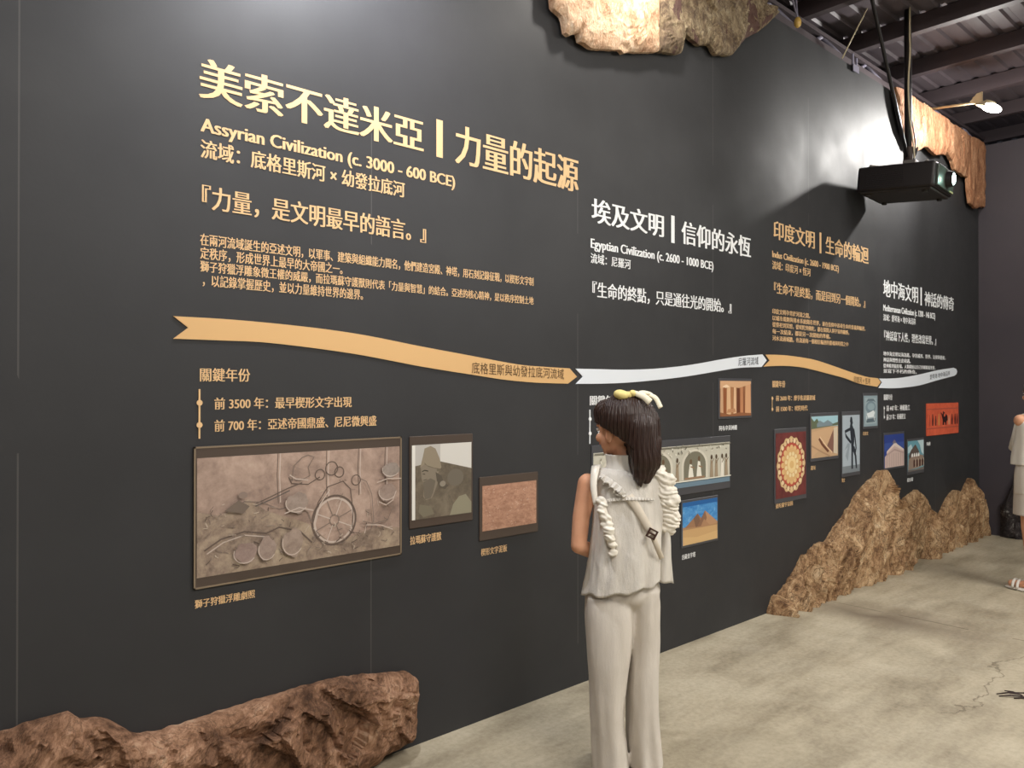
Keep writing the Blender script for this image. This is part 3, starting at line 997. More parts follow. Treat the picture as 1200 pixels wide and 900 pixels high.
# 3 clay tablet
P = Pic('small picture of a plain pinkish-brown clay tablet surface', 564, 627, 569.5, 622.5, (3, 2.5, 10.5, 11), FRAME)
P.rect(0, 1, 0, 1, mottled('clay_print', [(0.3, (136, 98, 80)), (0.46, (168, 126, 104)), (0.6, (190, 148, 124)), (0.75, (206, 170, 146))], 26, (1, 1, 2)))
for i in range(70):
    u, v = rng.uniform(.02, .96), rng.uniform(.04, .94)
    P.line([(u, v), (u + rng.uniform(.01, .03), v + rng.uniform(-.03, .03))], .0012, rng.choice([(140, 100, 82), (208, 176, 154)]))
P.done()
write('caption_lettering', 'tiny gold caption under the clay tablet picture', 'lettering', GOLD, [('楔形文字泥板', 563.5, 643, 651.5, 594)], 0.04, group='picture captions')

# 4 pale frieze behind the girl
P = Pic('wide pale picture of arched frieze panels partly behind the girl', 694, 853.5, 531, 586.5, (1.5, 1, 9, 10), FRAMEG)
P.rect(0, 1, 0, 1, (196, 192, 176))
P.rect(0, 1, 0, .13, (104, 132, 152))
for c_ in (.16, .5, .70):
    if c_ == .5:
        continue
for cu in (.15, .43, .705):
    P.p([(cu - .105, .18), (cu + .105, .18)] + [(cu + .105 * math.cos(t), .50 + .40 * math.sin(t)) for t in [PI * i / 14 for i in range(15)]], (212, 206, 190))
    P.p([(cu - .088, .18), (cu + .088, .18)] + [(cu + .088 * math.cos(t), .50 + .34 * math.sin(t)) for t in [PI * i / 14 for i in range(15)]], (122, 118, 100))
    for du, dv in ((-.035, 0), (.03, .06)):
        P.p([(cu + du - .018, .2), (cu + du + .026, .2), (cu + du + .02, .34), (cu + du + .012, .52 + dv), (cu + du - .006, .54 + dv), (cu + du - .014, .36)], (230, 226, 212))
        P.disc(cu + du + .003, .60 + dv, .010, .06, (110, 84, 60))
        P.line([(cu + du, .48), (cu + du + .03, .44)], .004, (150, 112, 80))
    P.line([(cu - .08, .2), (cu + .08, .2)], .006, (158, 122, 92))
for u in (.295, .565, .84, .88, .93, .965):
    P.p([(u - .014, .16), (u + .016, .16), (u + .011, .55), (u - .006, .6)], (228, 222, 208) if int(u * 100) % 2 else (160, 140, 114))
    P.disc(u + .002, .66, .008, .06, (90, 72, 54))
    P.line([(u, .5), (u + .02, .62)], .003, (120, 96, 70))
for i in range(90):
    u, v = rng.uniform(.01, .97), rng.uniform(.80, .98)
    P.line([(u, v), (u + rng.uniform(.003, .012), v + rng.uniform(-.08, .05))], .003, rng.choice([(92, 84, 70), (150, 144, 124), (232, 228, 214)]))
P.line([(0, .975), (1, .975)], .003, (120, 116, 102))
P.line([(0, .15), (1, .15)], .003, (232, 228, 214))
P.done()

# 5 sandstone columns
P = Pic('small picture of orange sandstone columns, just right of the white ribbon lettering', 842.5, 878.5, 446.3, 488.3, (1.5, 1.5, 3, 3), FRAMEG)
P.rect(0, 1, 0, 1, (172, 112, 72))
for u0, u1, c_ in ((0, .1, (206, 160, 120)), (.1, .2, (150, 84, 46)), (.2, .34, (222, 176, 130)), (.34, .42, (178, 116, 70)), (.42, .52, (228, 184, 140)), (.52, .64, (112, 58, 34)), (.64, .74, (196, 128, 84)), (.74, .80, (140, 78, 46)), (.80, 1, (214, 156, 110))):
    P.p([(u0, .06), (u1, .02), (u1 - .02, .95), (u0 + .02, 1)], c_)
P.p([(0, .78), (.25, .84), (.6, .80), (1, .92), (1, 1), (0, 1)], (216, 166, 122))
P.p([(.06, .84), (.2, .9), (.3, .84), (.18, .8)], (240, 206, 168))
P.p([(0, 0), (1, 0), (1, .07), (.6, .10), (.3, .05), (0, .12)], (150, 92, 56))
P.p([(.2, .1), (.5, .12), (.46, .22), (.24, .2)], (196, 136, 92))
P.done()
write('caption_lettering', 'tiny white caption under the sandstone columns picture', 'lettering', WHITE, [('阿布辛貝神殿', 842.5, 499, 505, 863.5)], 0.04, group='picture captions')

# 6 pyramids
P = Pic('picture of tan pyramids under a blue sky, right of the girl', 798.5, 839, 589.5, 639.5, (1.2, 1.2, 3, 3), FRAMEG)
P.rect(0, 1, 0, 1, mottled('pyramid_sky', [(0.4, (46, 116, 186)), (0.55, (88, 152, 206)), (0.68, (206, 222, 234))], 9, (1, 1, 2.2)))
P.rect(0, 1, .9, 1, (30, 96, 170))
P.rect(0, 1, 0, .36, (204, 160, 104))
P.p([(0, .36), (1, .34), (1, .42), (0, .42)], (178, 132, 88))
P.p([(.05, .40), (.3, .60), (.42, .70), (.56, .52), (.7, .38)], (162, 116, 82))
P.p([(.30, .60), (.42, .70), (.50, .5), (.44, .38), (.36, .38)], (128, 92, 70))
P.p([(.40, .38), (.63, .74), (1, .42), (1, .38)], (186, 138, 98))
P.p([(.40, .38), (.63, .74), (.68, .56), (.62, .38)], (142, 100, 74))
P.p([(.50, .36), (.60, .54), (.78, .36)], (176, 128, 90))
P.p([(0, 0), (1, 0), (1, .2), (.4, .14), (0, .2)], (214, 172, 112))
P.done()
write('caption_lettering', 'tiny white caption under the pyramids picture', 'lettering', WHITE, [('吉薩金字塔', 798.5, 650, 656, 814.5)], 0.04, group='picture captions')

# 7 mandala
P = Pic('maroon picture of a round red and gold mandala', 907.7, 943, 508, 585, (1.2, 0.8, 5, 5.5), FRAMEG)
P.rect(0, 1, 0, 1, mottled('maroon_print', [(0.4, (92, 44, 44)), (0.6, (116, 58, 56))], 6))
P.disc(.5, .5, .46, .43, (214, 180, 124), 96, wave=.035, k=16)
P.disc(.5, .5, .43, .40, (150, 84, 60), 72)
for i in range(24):
    a = 2 * PI * i / 24
    P.disc(.5 + .405 * math.cos(a), .5 + .375 * math.sin(a), .045, .036, (232, 206, 160) if i % 2 else (222, 190, 140), 12)
P.disc(.5, .5, .37, .34, (196, 76, 58), 64)
for i in range(16):
    a = 2 * PI * i / 16
    P.disc(.5 + .29 * math.cos(a), .5 + .265 * math.sin(a), .055, .045, (226, 184, 120), 12)
P.disc(.5, .5, .27, .25, (222, 172, 108), 72, wave=.05, k=12)
for i in range(12):
    a = 2 * PI * (i + .5) / 12
    P.disc(.5 + .19 * math.cos(a), .5 + .17 * math.sin(a), .04, .034, (236, 210, 156), 12)
P.disc(.5, .5, .14, .13, (238, 206, 142), 40)
P.disc(.5, .5, .07, .06, (226, 180, 110), 24)
P.done()
write('caption_lettering', 'tiny yellow caption under the mandala picture', 'lettering', GOLD, [('曼陀羅宇宙圖', 908.5, 590.5, 596, 928.5)], 0.04, group='picture captions')

# 8 ruins
P = Pic('picture of sandy brick ruins under a pale blue sky', 949.5, 980.5, 488.3, 537.3, (1, 1, 4, 4), FRAMEG)
P.rect(0, 1, 0, 1, (196, 158, 118))
P.rect(0, 1, .74, 1, (152, 196, 210))
P.p([(0, .70), (1, .76), (1, .84), (.8, .80), (.7, .86), (.5, .80), (.3, .84), (.2, .95), (.1, .88), (0, .97)], (96, 108, 82))
P.p([(.2, .82), (.3, .9), (.45, .84), (.6, .90), (.75, .84), (.8, .76), (.2, .74)], (120, 140, 150))
P.p([(0, .02), (0, .62), (.5, .70), (1, .72), (1, .5), (.5, .3)], (206, 164, 122))
P.p([(.25, .44), (.32, .5), (.42, .34), (.66, .14), (.60, .10), (.36, .3)], (120, 70, 48))
P.p([(.56, .24), (.82, .66), (.84, .12), (.78, .06)], (134, 92, 78))
P.p([(.84, .7), (.98, .72), (.98, .04), (.82, .08)], (206, 190, 164))
P.line([(.3, .5), (.55, .26), (.78, .08)], .006, (226, 190, 148))
P.line([(0, .3), (.4, .12), (.7, .0)], .006, (176, 136, 100))
P.done()
write('caption_lettering', 'tiny gold caption under the brick ruins picture', 'lettering', GOLD, [('遺址', 949.5, 546, 551, 955.5)], 0.04, group='picture captions')

# 9 slender dark figurine
P = Pic('tall narrow picture of a slender dark figurine on pale blue', 986, 1006, 487, 555, (0.8, 0.8, 4.5, 4.5), FRAMEG)
P.rect(0, 1, 0, 1, (164, 178, 190))
P.rect(0, 1, 0, .12, (120, 130, 138))
sh = (140, 154, 166)
P.p([(.1, .4), (.3, .52), (.42, .5), (.3, .2), (.16, .3), (.3, .45)], sh)
dkf = (44, 50, 60)
P.p([(.46, .97), (.54, .97), (.60, .86), (.56, .83), (.66, .74), (.68, .56), (.64, .46), (.70, .44), (.80, .28), (.84, .06), (.76, .06), (.70, .28), (.60, .36), (.60, .06), (.50, .06), (.50, .40), (.48, .56), (.44, .70), (.42, .80), (.45, .86), (.42, .90)], dkf)
P.line([(.44, .76), (.14, .72), (.20, .64), (.48, .52)], .012, dkf)
P.line([(.64, .76), (.72, .60), (.78, .42), (.74, .34)], .010, dkf)
P.done()
write('caption_lettering', 'tiny gold caption under the dark figurine picture', 'lettering', GOLD, [('舞女', 986, 560.5, 565.5, 989.8)], 0.04, group='picture captions')

# 10 seal
P = Pic('small grey-blue picture of a carved stone seal', 1011, 1027, 463.8, 500, (0.8, 0.6, 3, 3), FRAMEG)
P.rect(0, 1, 0, 1, (134, 156, 166))
P.rect(.1, .9, .08, .93, (150, 170, 178))
P.p([(.15, .78), (.3, .9), (.7, .9), (.88, .78), (.7, .82), (.3, .82)], (92, 112, 122))
P.disc(.5, .62, .38, .20, (112, 136, 148))
P.disc(.52, .64, .26, .12, (140, 164, 174))
P.p([(.2, .42), (.45, .46), (.7, .52), (.8, .44), (.7, .30), (.3, .28)], (214, 224, 228))
P.p([(.2, .12), (.8, .14), (.85, .26), (.15, .24)], (88, 108, 118))
P.line([(.2, .2), (.2, .34)], .004, (220, 228, 232))
P.line([(.74, .32), (.76, .18)], .004, (220, 228, 232))
P.done()
write('caption_lettering', 'tiny gold caption under the stone seal picture', 'lettering', GOLD, [('印章文', 1011, 506, 510.5, 1017)], 0.04, group='picture captions')

# 11 temple
P = Pic('picture of a pale temple corner under a deep blue sky', 1035, 1058, 510, 548.8, (0.6, 0.6, 2.5, 2.5), FRAMEG)
P.rect(0, 1, 0, 1, (44, 66, 150))
P.rect(0, 1, .5, .75, (58, 84, 168))
P.p([(.02, 0), (1, 0), (1, .50), (.82, .58), (.5, .74), (.12, .50), (.12, .40), (.02, .34)], (206, 180, 172))
P.p([(.12, .50), (.5, .72), (.55, .80), (.62, .70), (.98, .52), (.98, .46), (.5, .64), (.1, .44)], (222, 206, 196))
P.p([(.38, .74), (.5, .84), (.62, .72), (.5, .72)], (120, 110, 130))
for u in (.12, .24, .36, .46, .58, .7, .82, .93):
    P.line([(u, .02), (u, .42)], .0035, (168, 138, 132))
P.p([(.1, .40), (.5, .56), (.98, .42), (.98, .38), (.5, .50), (.1, .36)], (182, 154, 148))
P.done()
write('caption_lettering', 'tiny white caption half behind the rock board, under the blue temple picture', 'lettering', WHITE, [('神殿', 1037, 555, 559.5, 1043)], 0.04, group='picture captions')

# 12 amphitheatre
P = Pic('small picture of a ruined stone amphitheatre under a teal sky', 1062.5, 1081, 517.3, 553, (0.6, 0.6, 2.5, 4), FRAMEG)
P.rect(0, 1, 0, 1, (98, 160, 178))
P.p([(.6, 1), (1, 1), (1, .5), (.85, .6), (.75, .85)], (186, 212, 218))
P.p([(0, .80), (.2, .9), (.3, .75), (.1, .62), (0, .6)], (176, 208, 216))
P.p([(.04, .52), (.20, .70), (.46, .88), (.60, .74), (.72, .60), (.76, .40), (.4, .36), (.1, .36)], (96, 82, 76))
P.p([(.02, .06), (.04, .40), (.3, .50), (.66, .54), (.98, .48), (.98, .16), (.6, .08)], (150, 128, 112))
for u in (.22, .36, .50, .63):
    P.p([(u, .46), (u + .09, .48), (u + .09, .56), (u + .05, .60), (u, .55)], (232, 232, 230))
for u in (.34, .52, .70, .86):
    P.p([(u, .12), (u + .1, .14), (u + .1, .34), (u + .05, .39), (u, .34)], (82, 48, 38))
    P.line([(u + .13, .12), (u + .13, .40)], .004, (206, 190, 172))
P.p([(0, 0), (1, 0), (1, .10), (.5, .05), (0, .06)], (120, 110, 104))
P.done()
write('caption_lettering', 'tiny white caption under the amphitheatre picture', 'lettering', WHITE, [('競技場', 1062.5, 560.5, 565, 1069.5)], 0.04, group='picture captions')

# 13 red vase painting
P = Pic('orange-red picture with a row of small dark figures', 1085, 1122, 473, 511, None)
P.rect(0, 1, 0, 1, mottled('vase_red', [(0.35, (196, 84, 58)), (0.6, (222, 104, 74)), (0.75, (232, 124, 92))], 8))
P.rect(0, 1, .80, .84, (196, 82, 60))
P.rect(0, 1, .20, .235, (190, 80, 58))
for u, hh, c_ in ((.08, .34, (196, 74, 50)), (.17, .36, (90, 40, 34)), (.26, .30, (110, 52, 38)), (.36, .36, (222, 150, 70)), (.50, .44, (66, 30, 30)), (.58, .34, (60, 28, 30)), (.68, .30, (226, 160, 120)), (.78, .34, (96, 36, 36)), (.88, .34, (84, 36, 36)), (.95, .34, (90, 34, 34))):
    P.p([(u - .02, .30), (u + .02, .30), (u + .025, .45), (u + .015, .30 + hh - .06), (u - .012, .30 + hh - .06), (u - .022, .45)], c_)
    P.disc(u, .30 + hh - .03, .014, .035, c_, 12)
P.p([(.44, .64), (.52, .56), (.62, .62), (.64, .46), (.56, .36), (.48, .44)], (54, 26, 28))
P.line([(.42, .70), (.46, .62), (.54, .70)], .006, (70, 32, 30))
P.done()
write('caption_lettering', 'tiny white caption under the orange-red picture', 'lettering', WHITE, [('陶繪', 1085.5, 518, 522.5, 1090)], 0.04, group='picture captions')


# ------------------------------------------------------------------ rock boards
def rock_board(name, label, top, bot, m_, relief=0.05, base=0.03, cell=0.018, seed=0, stretch=(1, 1), ang=0.0, jag=0.012, facet=0.5, fixed=None, rot=None, origin=None, standoff=0.0, spires=0, lean=0.3):
    """relief cut-out; top / bot are lists of (s, h)"""
    top = sorted(top)
    bot = sorted(bot)
    ua, ub = max(top[0][0], bot[0][0]), min(top[-1][0], bot[-1][0])
    n = max(8, int((ub - ua) / cell))
    us = np.linspace(ua, ub, n + 1)
    tp = np.interp(us, [p[0] for p in top], [p[1] for p in top])
    bt = np.interp(us, [p[0] for p in bot], [p[1] for p in bot])
    hmax = float((tp - bt).max())
    mrow = max(6, int(hmax / cell))
    ca, sa = math.cos(ang), math.sin(ang)
    bm = bmesh.new()
    grid = []
    so = Vector((seed * 3.1, seed * 1.7, seed * 2.3))
    rs_ = random.Random(seed)
    SP = []
    for k_ in range(spires):
        for _ in range(40):
            u0 = rs_.uniform(ua - 0.3, ub)
            lf = lean * rs_.uniform(0.5, 1.3)
            hp = 0.0
            for q_ in np.linspace(0.02, hmax, 40):
                if u0 + lf * q_ > ub or u0 + lf * q_ < ua or q_ > np.interp(u0 + lf * q_, us, tp):
                    break
                hp = float(q_)
            if hp > 0.06:
                break
        hp *= rs_.choice((1.05, 1.0, 0.9, 0.75, 0.6, 0.45))
        SP.append((u0, lf, hp, rs_.uniform(0.05, 0.12) * (0.6 + hp), rs_.uniform(0.45, 0.8) + 0.3 * (1 - hp / hmax), rs_.uniform(-0.4, 0.4)))
    for i, u in enumerate(us):
        a, b = float(bt[i]), float(tp[i])
        if fixed != 'top':
            b += jag * (noise.noise(Vector((u * 9, seed, 0))) + 0.7 * noise.noise(Vector((u * 31, seed, 4))))
        if fixed != 'bottom':
            a += jag * (noise.noise(Vector((u * 9, seed, 7))) + 0.7 * noise.noise(Vector((u * 31, seed, 9))))
        if fixed == 'bottom':
            a = max(a, float(bt[i]))
        b = max(b, a + 0.012)
        col = []
        for j in range(mrow + 1):
            h = a + (b - a) * j / mrow
            x, z = (u * ca + h * sa) * stretch[0], (-u * sa + h * ca) * stretch[1]
            q = Vector((x, 0, z)) + so
            wq = q + Vector((noise.noise(q * 5.0), 0, noise.noise(q * 5.0 + Vector((7, 3, 1))))) * 0.10
            r = 0.0
            for sc_, wt in ((3.6, 0.50), (8.5, 0.30), (19.0, 0.12)):
                qq = wq * sc_
                c0 = noise.voronoi(qq)[1][0]
                tl = noise.cell_vector(c0 * 57.3)
                dq = qq - c0
                r += wt * (0.5 + (tl.x - 0.5) * 2.2 * dq.x + (tl.z - 0.5) * 2.2 * dq.z + 0.5 * (tl.y - 0.5))
            r = facet * r / 0.92 + (1 - facet) * min(1.0, 0.5 * noise.ridged_multi_fractal(q * 2.6, 0.9, 2.1, 6, 1.0, 2.0))
            r = max(0.0, min(1.2, r + 0.10 * noise.fractal(q * 17, 0.8, 2.0, 5)))
            if SP:
                best = 0.0
                jig = 0.35 * noise.noise(Vector((u * 14, h * 5, seed)))
                for (u0, lf, hp, wd_, dk_, sk) in SP:
                    if h >= hp:
                        continue
                    wt = wd_ * min(1.0, (hp - h) / (0.42 * hp) + 0.04)
                    rel = (u - u0 - lf * h) / wt + jig
                    if abs(rel) < 1:
                        fl = (1 - rel) / (1 - sk) if rel > sk else (1 + rel) / (1 + sk)
                        best = max(best, dk_ * min(1.0, fl * 1.25) ** 0.9)
                r = 0.30 * r + 0.85 * best
            ed = min(1.0, min((b - h) if fixed != 'top' else 9, (h - a) if fixed != 'bottom' else 9, (u - ua) + 0.01, (ub - u) + 0.01) / 0.07)
            ed = max(0.0, ed) ** 0.6
            col.append(bm.verts.new((u, -standoff - base - relief * r * ed, h)))
        grid.append(col)
    for i in range(n):
        for j in range(mrow):
            bm.faces.new((grid[i][j], grid[i + 1][j], grid[i + 1][j + 1], grid[i][j + 1]))
    loop = [grid[i][0] for i in range(n + 1)] + [grid[n][j] for j in range(1, mrow + 1)] + [grid[i][mrow] for i in range(n - 1, -1, -1)] + [grid[0][j] for j in range(mrow - 1, 0, -1)]
    back = [bm.verts.new((v.co.x, -0.001 - standoff, v.co.z)) for v in loop]
    N = len(loop)
    for i in range(N):
        bm.faces.new((loop[i], back[i], back[(i + 1) % N], loop[(i + 1) % N]))
    bm.faces.new(back[::-1])
    bmesh.ops.recalc_face_normals(bm, faces=bm.faces[:])
    if origin is None:
        o_ = (ua, 0, float(bt.min()) if fixed == 'bottom' else float(tp.max()))
    else:
        o_ = origin
    if rot is None:
        bmesh.ops.translate(bm, verts=bm.verts[:], vec=(-o_[0], 0, -o_[2]))
    o = obj(name, bm, m_, loc=o_)
    if rot is not None:
        o.rotation_euler = (0, 0, rot)
    tag(o, label, 'rock board')
    return o


RA = rock_mat('rock_brown', [(0.22, (58, 40, 30)), (0.36, (100, 72, 54)), (0.50, (142, 106, 82)), (0.64, (182, 142, 114)), (0.80, (214, 184, 156))], 4.0, (1.4, 1, 0.7), -0.6)
RB1 = rock_mat('rock_peach', [(0.26, (166, 118, 88)), (0.40, (214, 172, 138)), (0.55, (236, 204, 172)), (0.74, (246, 228, 206))], 7, (1.2, 1, 0.6), 0.3, crack=0.7)
RB2 = rock_mat('rock_grey', [(0.24, (74, 58, 50)), (0.42, (122, 104, 84)), (0.56, (160, 142, 114)), (0.76, (206, 192, 164))], 5, (1.2, 1, 0.6), 0.4, vein=(98, 70, 68), crack=0.8)
RC = rock_mat('rock_orange', [(0.26, (104, 66, 46)), (0.42, (152, 104, 74)), (0.58, (184, 136, 102)), (0.74, (206, 166, 132))], 6, (1.6, 1, 0.45), 0.1)
RD = rock_mat('rock_tan', [(0.20, (66, 44, 30)), (0.36, (124, 92, 64)), (0.50, (172, 138, 102)), (0.64, (204, 174, 136)), (0.80, (230, 208, 176))], 6.5, (1.5, 1, 0.6), -0.65, crack=0.9)
RK = rock_mat('rock_black', [(0.36, (40, 36, 38)), (0.52, (58, 52, 52)), (0.60, (78, 72, 70)), (0.68, (158, 156, 150)), (0.78, (206, 208, 206))], 4.5, (1, 1, 1), 0.3, crack=0.3)

# bottom left board
topA = [W(*p) for p in [(-75, 890), (-40, 872), (0, 856), (25, 849), (62, 836), (81, 830), (94, 840), (117, 839), (137, 845), (154, 857.5), (183, 855.5), (217, 845), (250, 834.6), (292, 820), (333, 809), (375, 797.5), (404, 790.5), (450, 787), (475, 785.5), (482, 790)]]
botA = [(W(-75, 900)[0], 0.0), (W(432, 890)[0], 0.0), W(436, 890), W(443, 882), W(456, 876), W(471, 868), W(479, 856), (W(482, 849)[0], W(482, 845)[1])]
rock_board('rock_cutout', 'brown rock-shaped board standing on the floor at the lower left', topA, botA, RA, 0.13, 0.03, 0.011, 3, (1.3, 0.75), 0.8, 0.008, 0.8)

# top boards, left and right of a joint
sj = W(763.5, 40)[0]
lowB = [(637.5, -25), (638, 0), (640, 12.5), (652, 22), (655, 41), (659, 44.5), (670, 41), (672, 51), (679, 55), (685, 59.5), (720, 61), (722.5, 65), (730, 62), (742, 64.5), (763.4, 62.5)]
botB = [W(*p) for p in lowB]
topB = [(botB[0][0], 4.0), (sj, 4.0)]
rock_board('rock_cutout', 'pale peach rock-shaped board hanging at the top, left of the joint', topB, botB, RB1, 0.05, 0.03, 0.013, 11, (1, 1), 0.2, 0.006, 0.5, 'top', standoff=0.02)
lowB2 = [(764.3, 62.5), (782, 65.5), (790, 65.5), (793, 54), (794.5, 40), (803, 48), (812, 55), (825, 54), (829, 62), (832, 66), (850, 67), (858, 56), (865, 47.5), (880, 40), (893, 29.5), (897, 25), (905, 17)]
botB2 = [W(*p) for p in lowB2]
topB2 = [(botB2[0][0], 4.0), (botB2[-1][0], 4.02)]
rock_board('rock_cutout', 'grey-brown rock-shaped board hanging at the top, right of the joint', topB2, botB2, RB2, 0.06, 0.03, 0.013, 17, (1, 1), -0.3, 0.006, 0.7, 'top', standoff=0.02)

# far upper board above the projector
lowC = [(1042, 107), (1045, 130), (1051, 155), (1059, 174), (1068, 178), (1075, 174), (1080, 173.5), (1085, 179), (1090, 183), (1094, 182), (1100, 182.5), (1102, 178), (1109, 190), (1112, 200.5), (1118, 203.5), (1122, 206.5), (1127.4, 209), (1128, 223), (1130, 238), (1137, 245.5), (1143, 242), (1146.5, 244)]
botC = [W(*p) for p in lowC]
topC = [(botC[0][0], 4.02), (botC[-1][0], 4.0)]
rock_board('rock_cutout', 'orange rock-shaped board hanging behind the projector at the far end', topC, botC, RC, 0.04, 0.03, 0.016, 23, (1.4, 0.6), 0.0, 0.01, 0.6, 'top', standoff=0.03)

# bottom right boards
topD = [W(*p) for p in [(897.5, 716), (903.5, 696), (909, 696), (924, 677), (938, 649), (944, 648), (952, 638), (964, 634.5), (980, 611), (993.5, 594), (998, 583), (1011.5, 567), (1027, 552), (1035, 550), (1042, 560), (1045, 576), (1046.3, 586), (1055, 585), (1070, 574), (1077, 578), (1082, 586), (1085, 594), (1087, 606), (1088, 622)]]
botD = [(topD[0][0], 0.0), (topD[-1][0], 0.0)]
rock_board('rock_cutout', 'tall tan crag-shaped board on the floor at the right of the wall', topD, botD, RD, 0.15, 0.03, 0.013, 31, (1.5, 0.7), -0.6, 0.022, 0.85, 'bottom', spires=34, lean=0.75)
topE = [W(*p) for p in [(1090, 622), (1094, 612), (1099, 601), (1107, 583), (1116, 573.5), (1121, 576), (1124, 580), (1128, 570), (1132, 560), (1137.5, 564), (1144, 574), (1147, 583)]]
botE = [(topE[0][0], 0.0), (topE[-1][0], 0.0)]
rock_board('rock_cutout', 'smaller tan crag-shaped board in the far corner of the wall', topE, botE, RD, 0.10, 0.04, 0.013, 37, (1.7, 0.5), -0.15, 0.018, 0.85, 'bottom', spires=16, lean=0.14)
# dark board on the far wall: local +x runs along world -y
topK = [(0.20, 0.34), (0.22, 0.32), (0.27, 0.44), (0.33, 0.62), (0.38, 0.78), (0.46, 0.92), (0.6, 0.84), (0.8, 0.95), (1.0, 0.7), (1.3, 0.8), (1.6, 0.5), (1.9, 0.3)]
rock_board('rock_cutout', 'black rock-shaped board with pale flecks at the foot of the far wall', topK, [(0.20, 0.0), (1.9, 0.0)], RK, 0.09, 0.02, 0.025, 41, (1, 1), 0.3, 0.02, 0.8, 'bottom', rot=-PI / 2, origin=(X1, 0, 0))

# ------------------------------------------------------------------ small sticks on the floor at the right edge
tw = empty('twig_bundle', (0, 0, 0))
ZT = FPX * CH / (817 - 455.0)
XT = (1192 - 600) / FPX * ZT
tw.location = (CF[0] * ZT + CR[0] * XT, -CD + CF[1] * ZT + CR[1] * XT, 0)
tw.rotation_euler = (0, 0, -YAW)
tw.scale = (0.75, 0.75, 0.75)
tag(tw, 'small bundle of thin dark sticks lying on the concrete at right', 'sticks')
TW = mat('dark_twig', (58, 46, 44), 0.7, 0.3)
for a, b, r in (((-0.11, 0.05, 0.006), (0.02, 0.0, 0.02), 0.0055), ((-0.115, 0.015, 0.005), (0.03, -0.01, 0.012), 0.005), ((-0.045, 0.07, 0.02), (0.03, 0.0, 0.014), 0.005), ((-0.04, -0.02, 0.005), (0.10, -0.03, 0.008), 0.006), ((0.0, 0.03, 0.022), (0.13, -0.01, 0.006), 0.006)):
    bm = bmesh.new()
    mid_ = ((a[0] + b[0]) / 2, (a[1] + b[1]) / 2 + 0.006, max(a[2], b[2]) + 0.002)
    tube(bm, [a, mid_, b], [r * 0.6, r, r * 0.8], 8)
    obj('stick', bm, TW, tw, True)

# ------------------------------------------------------------------ people
SKIN = NT('skin', 0.5, 0.35)
SKIN.base(SKIN.ramp(SKIN.noise(9, 4), [(0.3, (206, 150, 118)), (0.7, (222, 168, 136))]))
SKIN.b.inputs['Subsurface Weight'].default_value = 0.08
SKIN.b.inputs['Subsurface Radius'].default_value = (0.01, 0.004, 0.002)
SKIN = SKIN.m
HAIR = NT('dark_hair', 0.38, 0.45)
hv = HAIR.n('ShaderNodeTexWave', Vector=HAIR.mapping((60, 60, 5)), Scale=1.0, Distortion=3.0, Detail=3.0)
HAIR.base(HAIR.ramp(hv.outputs[0], [(0.2, (36, 24, 20)), (0.8, (62, 42, 36))]))
HAIR.bump(hv.outputs[0], 0.4, 0.004)
HAIR = HAIR.m


def cloth_mat(name, a, b, crinkle=0.25):
    m = NT(name, 0.85, 0.15)
    m.base(m.ramp(m.noise(6, 4), [(0.3, a), (0.7, b)]))
    m.bump(m.math('ADD', m.noise(16, 5, 0.6, vec=m.mapping((2.2, 2.2, 0.6))), m.math('MULTIPLY', m.noise(420, 2), 0.15)), crinkle, 0.02)
    return m.m


CLOTH = cloth_mat('ivory_cotton', (208, 203, 195), (222, 217, 209), 0.5)
PANTS = cloth_mat('ivory_trouser_cloth', (206, 199, 190), (216, 209, 200), 0.2)
SATIN = mat('ivory_satin', (236, 230, 218), 0.35, 0.5)
SHEER = mat('ivory_sheer', (226, 222, 214), 0.7, 0.2)
BEIGE = mat('beige_strap', (212, 202, 186), 0.75, 0.2)


def loft(rings, n=64, m=60, folds=(), closed=True, th0=0.0, th1=2 * PI, tilt=None, cap=False):
    """rings: (z, cx, cy, a, b, fold amplitude); folds: (count, phase)"""
    zr = np.array(rings, float)
    t = np.linspace(0, 1, len(rings))
    P = np.array(catmull([tuple(r) for r in rings], max(2, m // (len(rings) - 1))))
    bm = bmesh.new()
    grid = []
    N = n if closed else n + 1
    for i, (z, cx, cy, a, b, f) in enumerate(P):
        row = []
        for k in range(N):
            th = th0 + (th1 - th0) * k / n
            w_ = 0.0
            for (cnt, ph, dr) in folds:
                w_ += math.sin(cnt * th + ph + dr * i * 0.05)
            w_ += 0.8 * noise.noise(Vector((math.cos(th) * 2.2, math.sin(th) * 2.2, z * 2.5)))
            rr = 1.0 + f * w_
            x = cx + a * rr * math.cos(th)
            y = cy + b * rr * math.sin(th)
            zz = z + (tilt(x, y, i / (len(P) - 1.0)) if tilt else 0.0)
            row.append(bm.verts.new((x, y, zz)))
        grid.append(row)
    for A, B in zip(grid, grid[1:]):
        for k in range(n if closed else n):
            k2 = (k + 1) % N if closed else k + 1
            bm.faces.new((A[k], A[k2], B[k2], B[k]))
    if cap:
        bm.faces.new(grid[0][::-1])
        bm.faces.new(grid[-1])
    bmesh.ops.recalc_face_normals(bm, faces=bm.faces[:])
    return bm


def merge(*bms):
    out = bmesh.new()
    for b in bms:
        me = bpy.data.meshes.new('t')
        b.to_mesh(me)
        b.free()
        out.from_mesh(me)
        bpy.data.meshes.remove(me)
    return out


def solid(o, t=0.004):
    md_ = o.modifiers.new('cloth', 'SOLIDIFY')
    md_.thickness = t
    md_.offset = 0
    return o


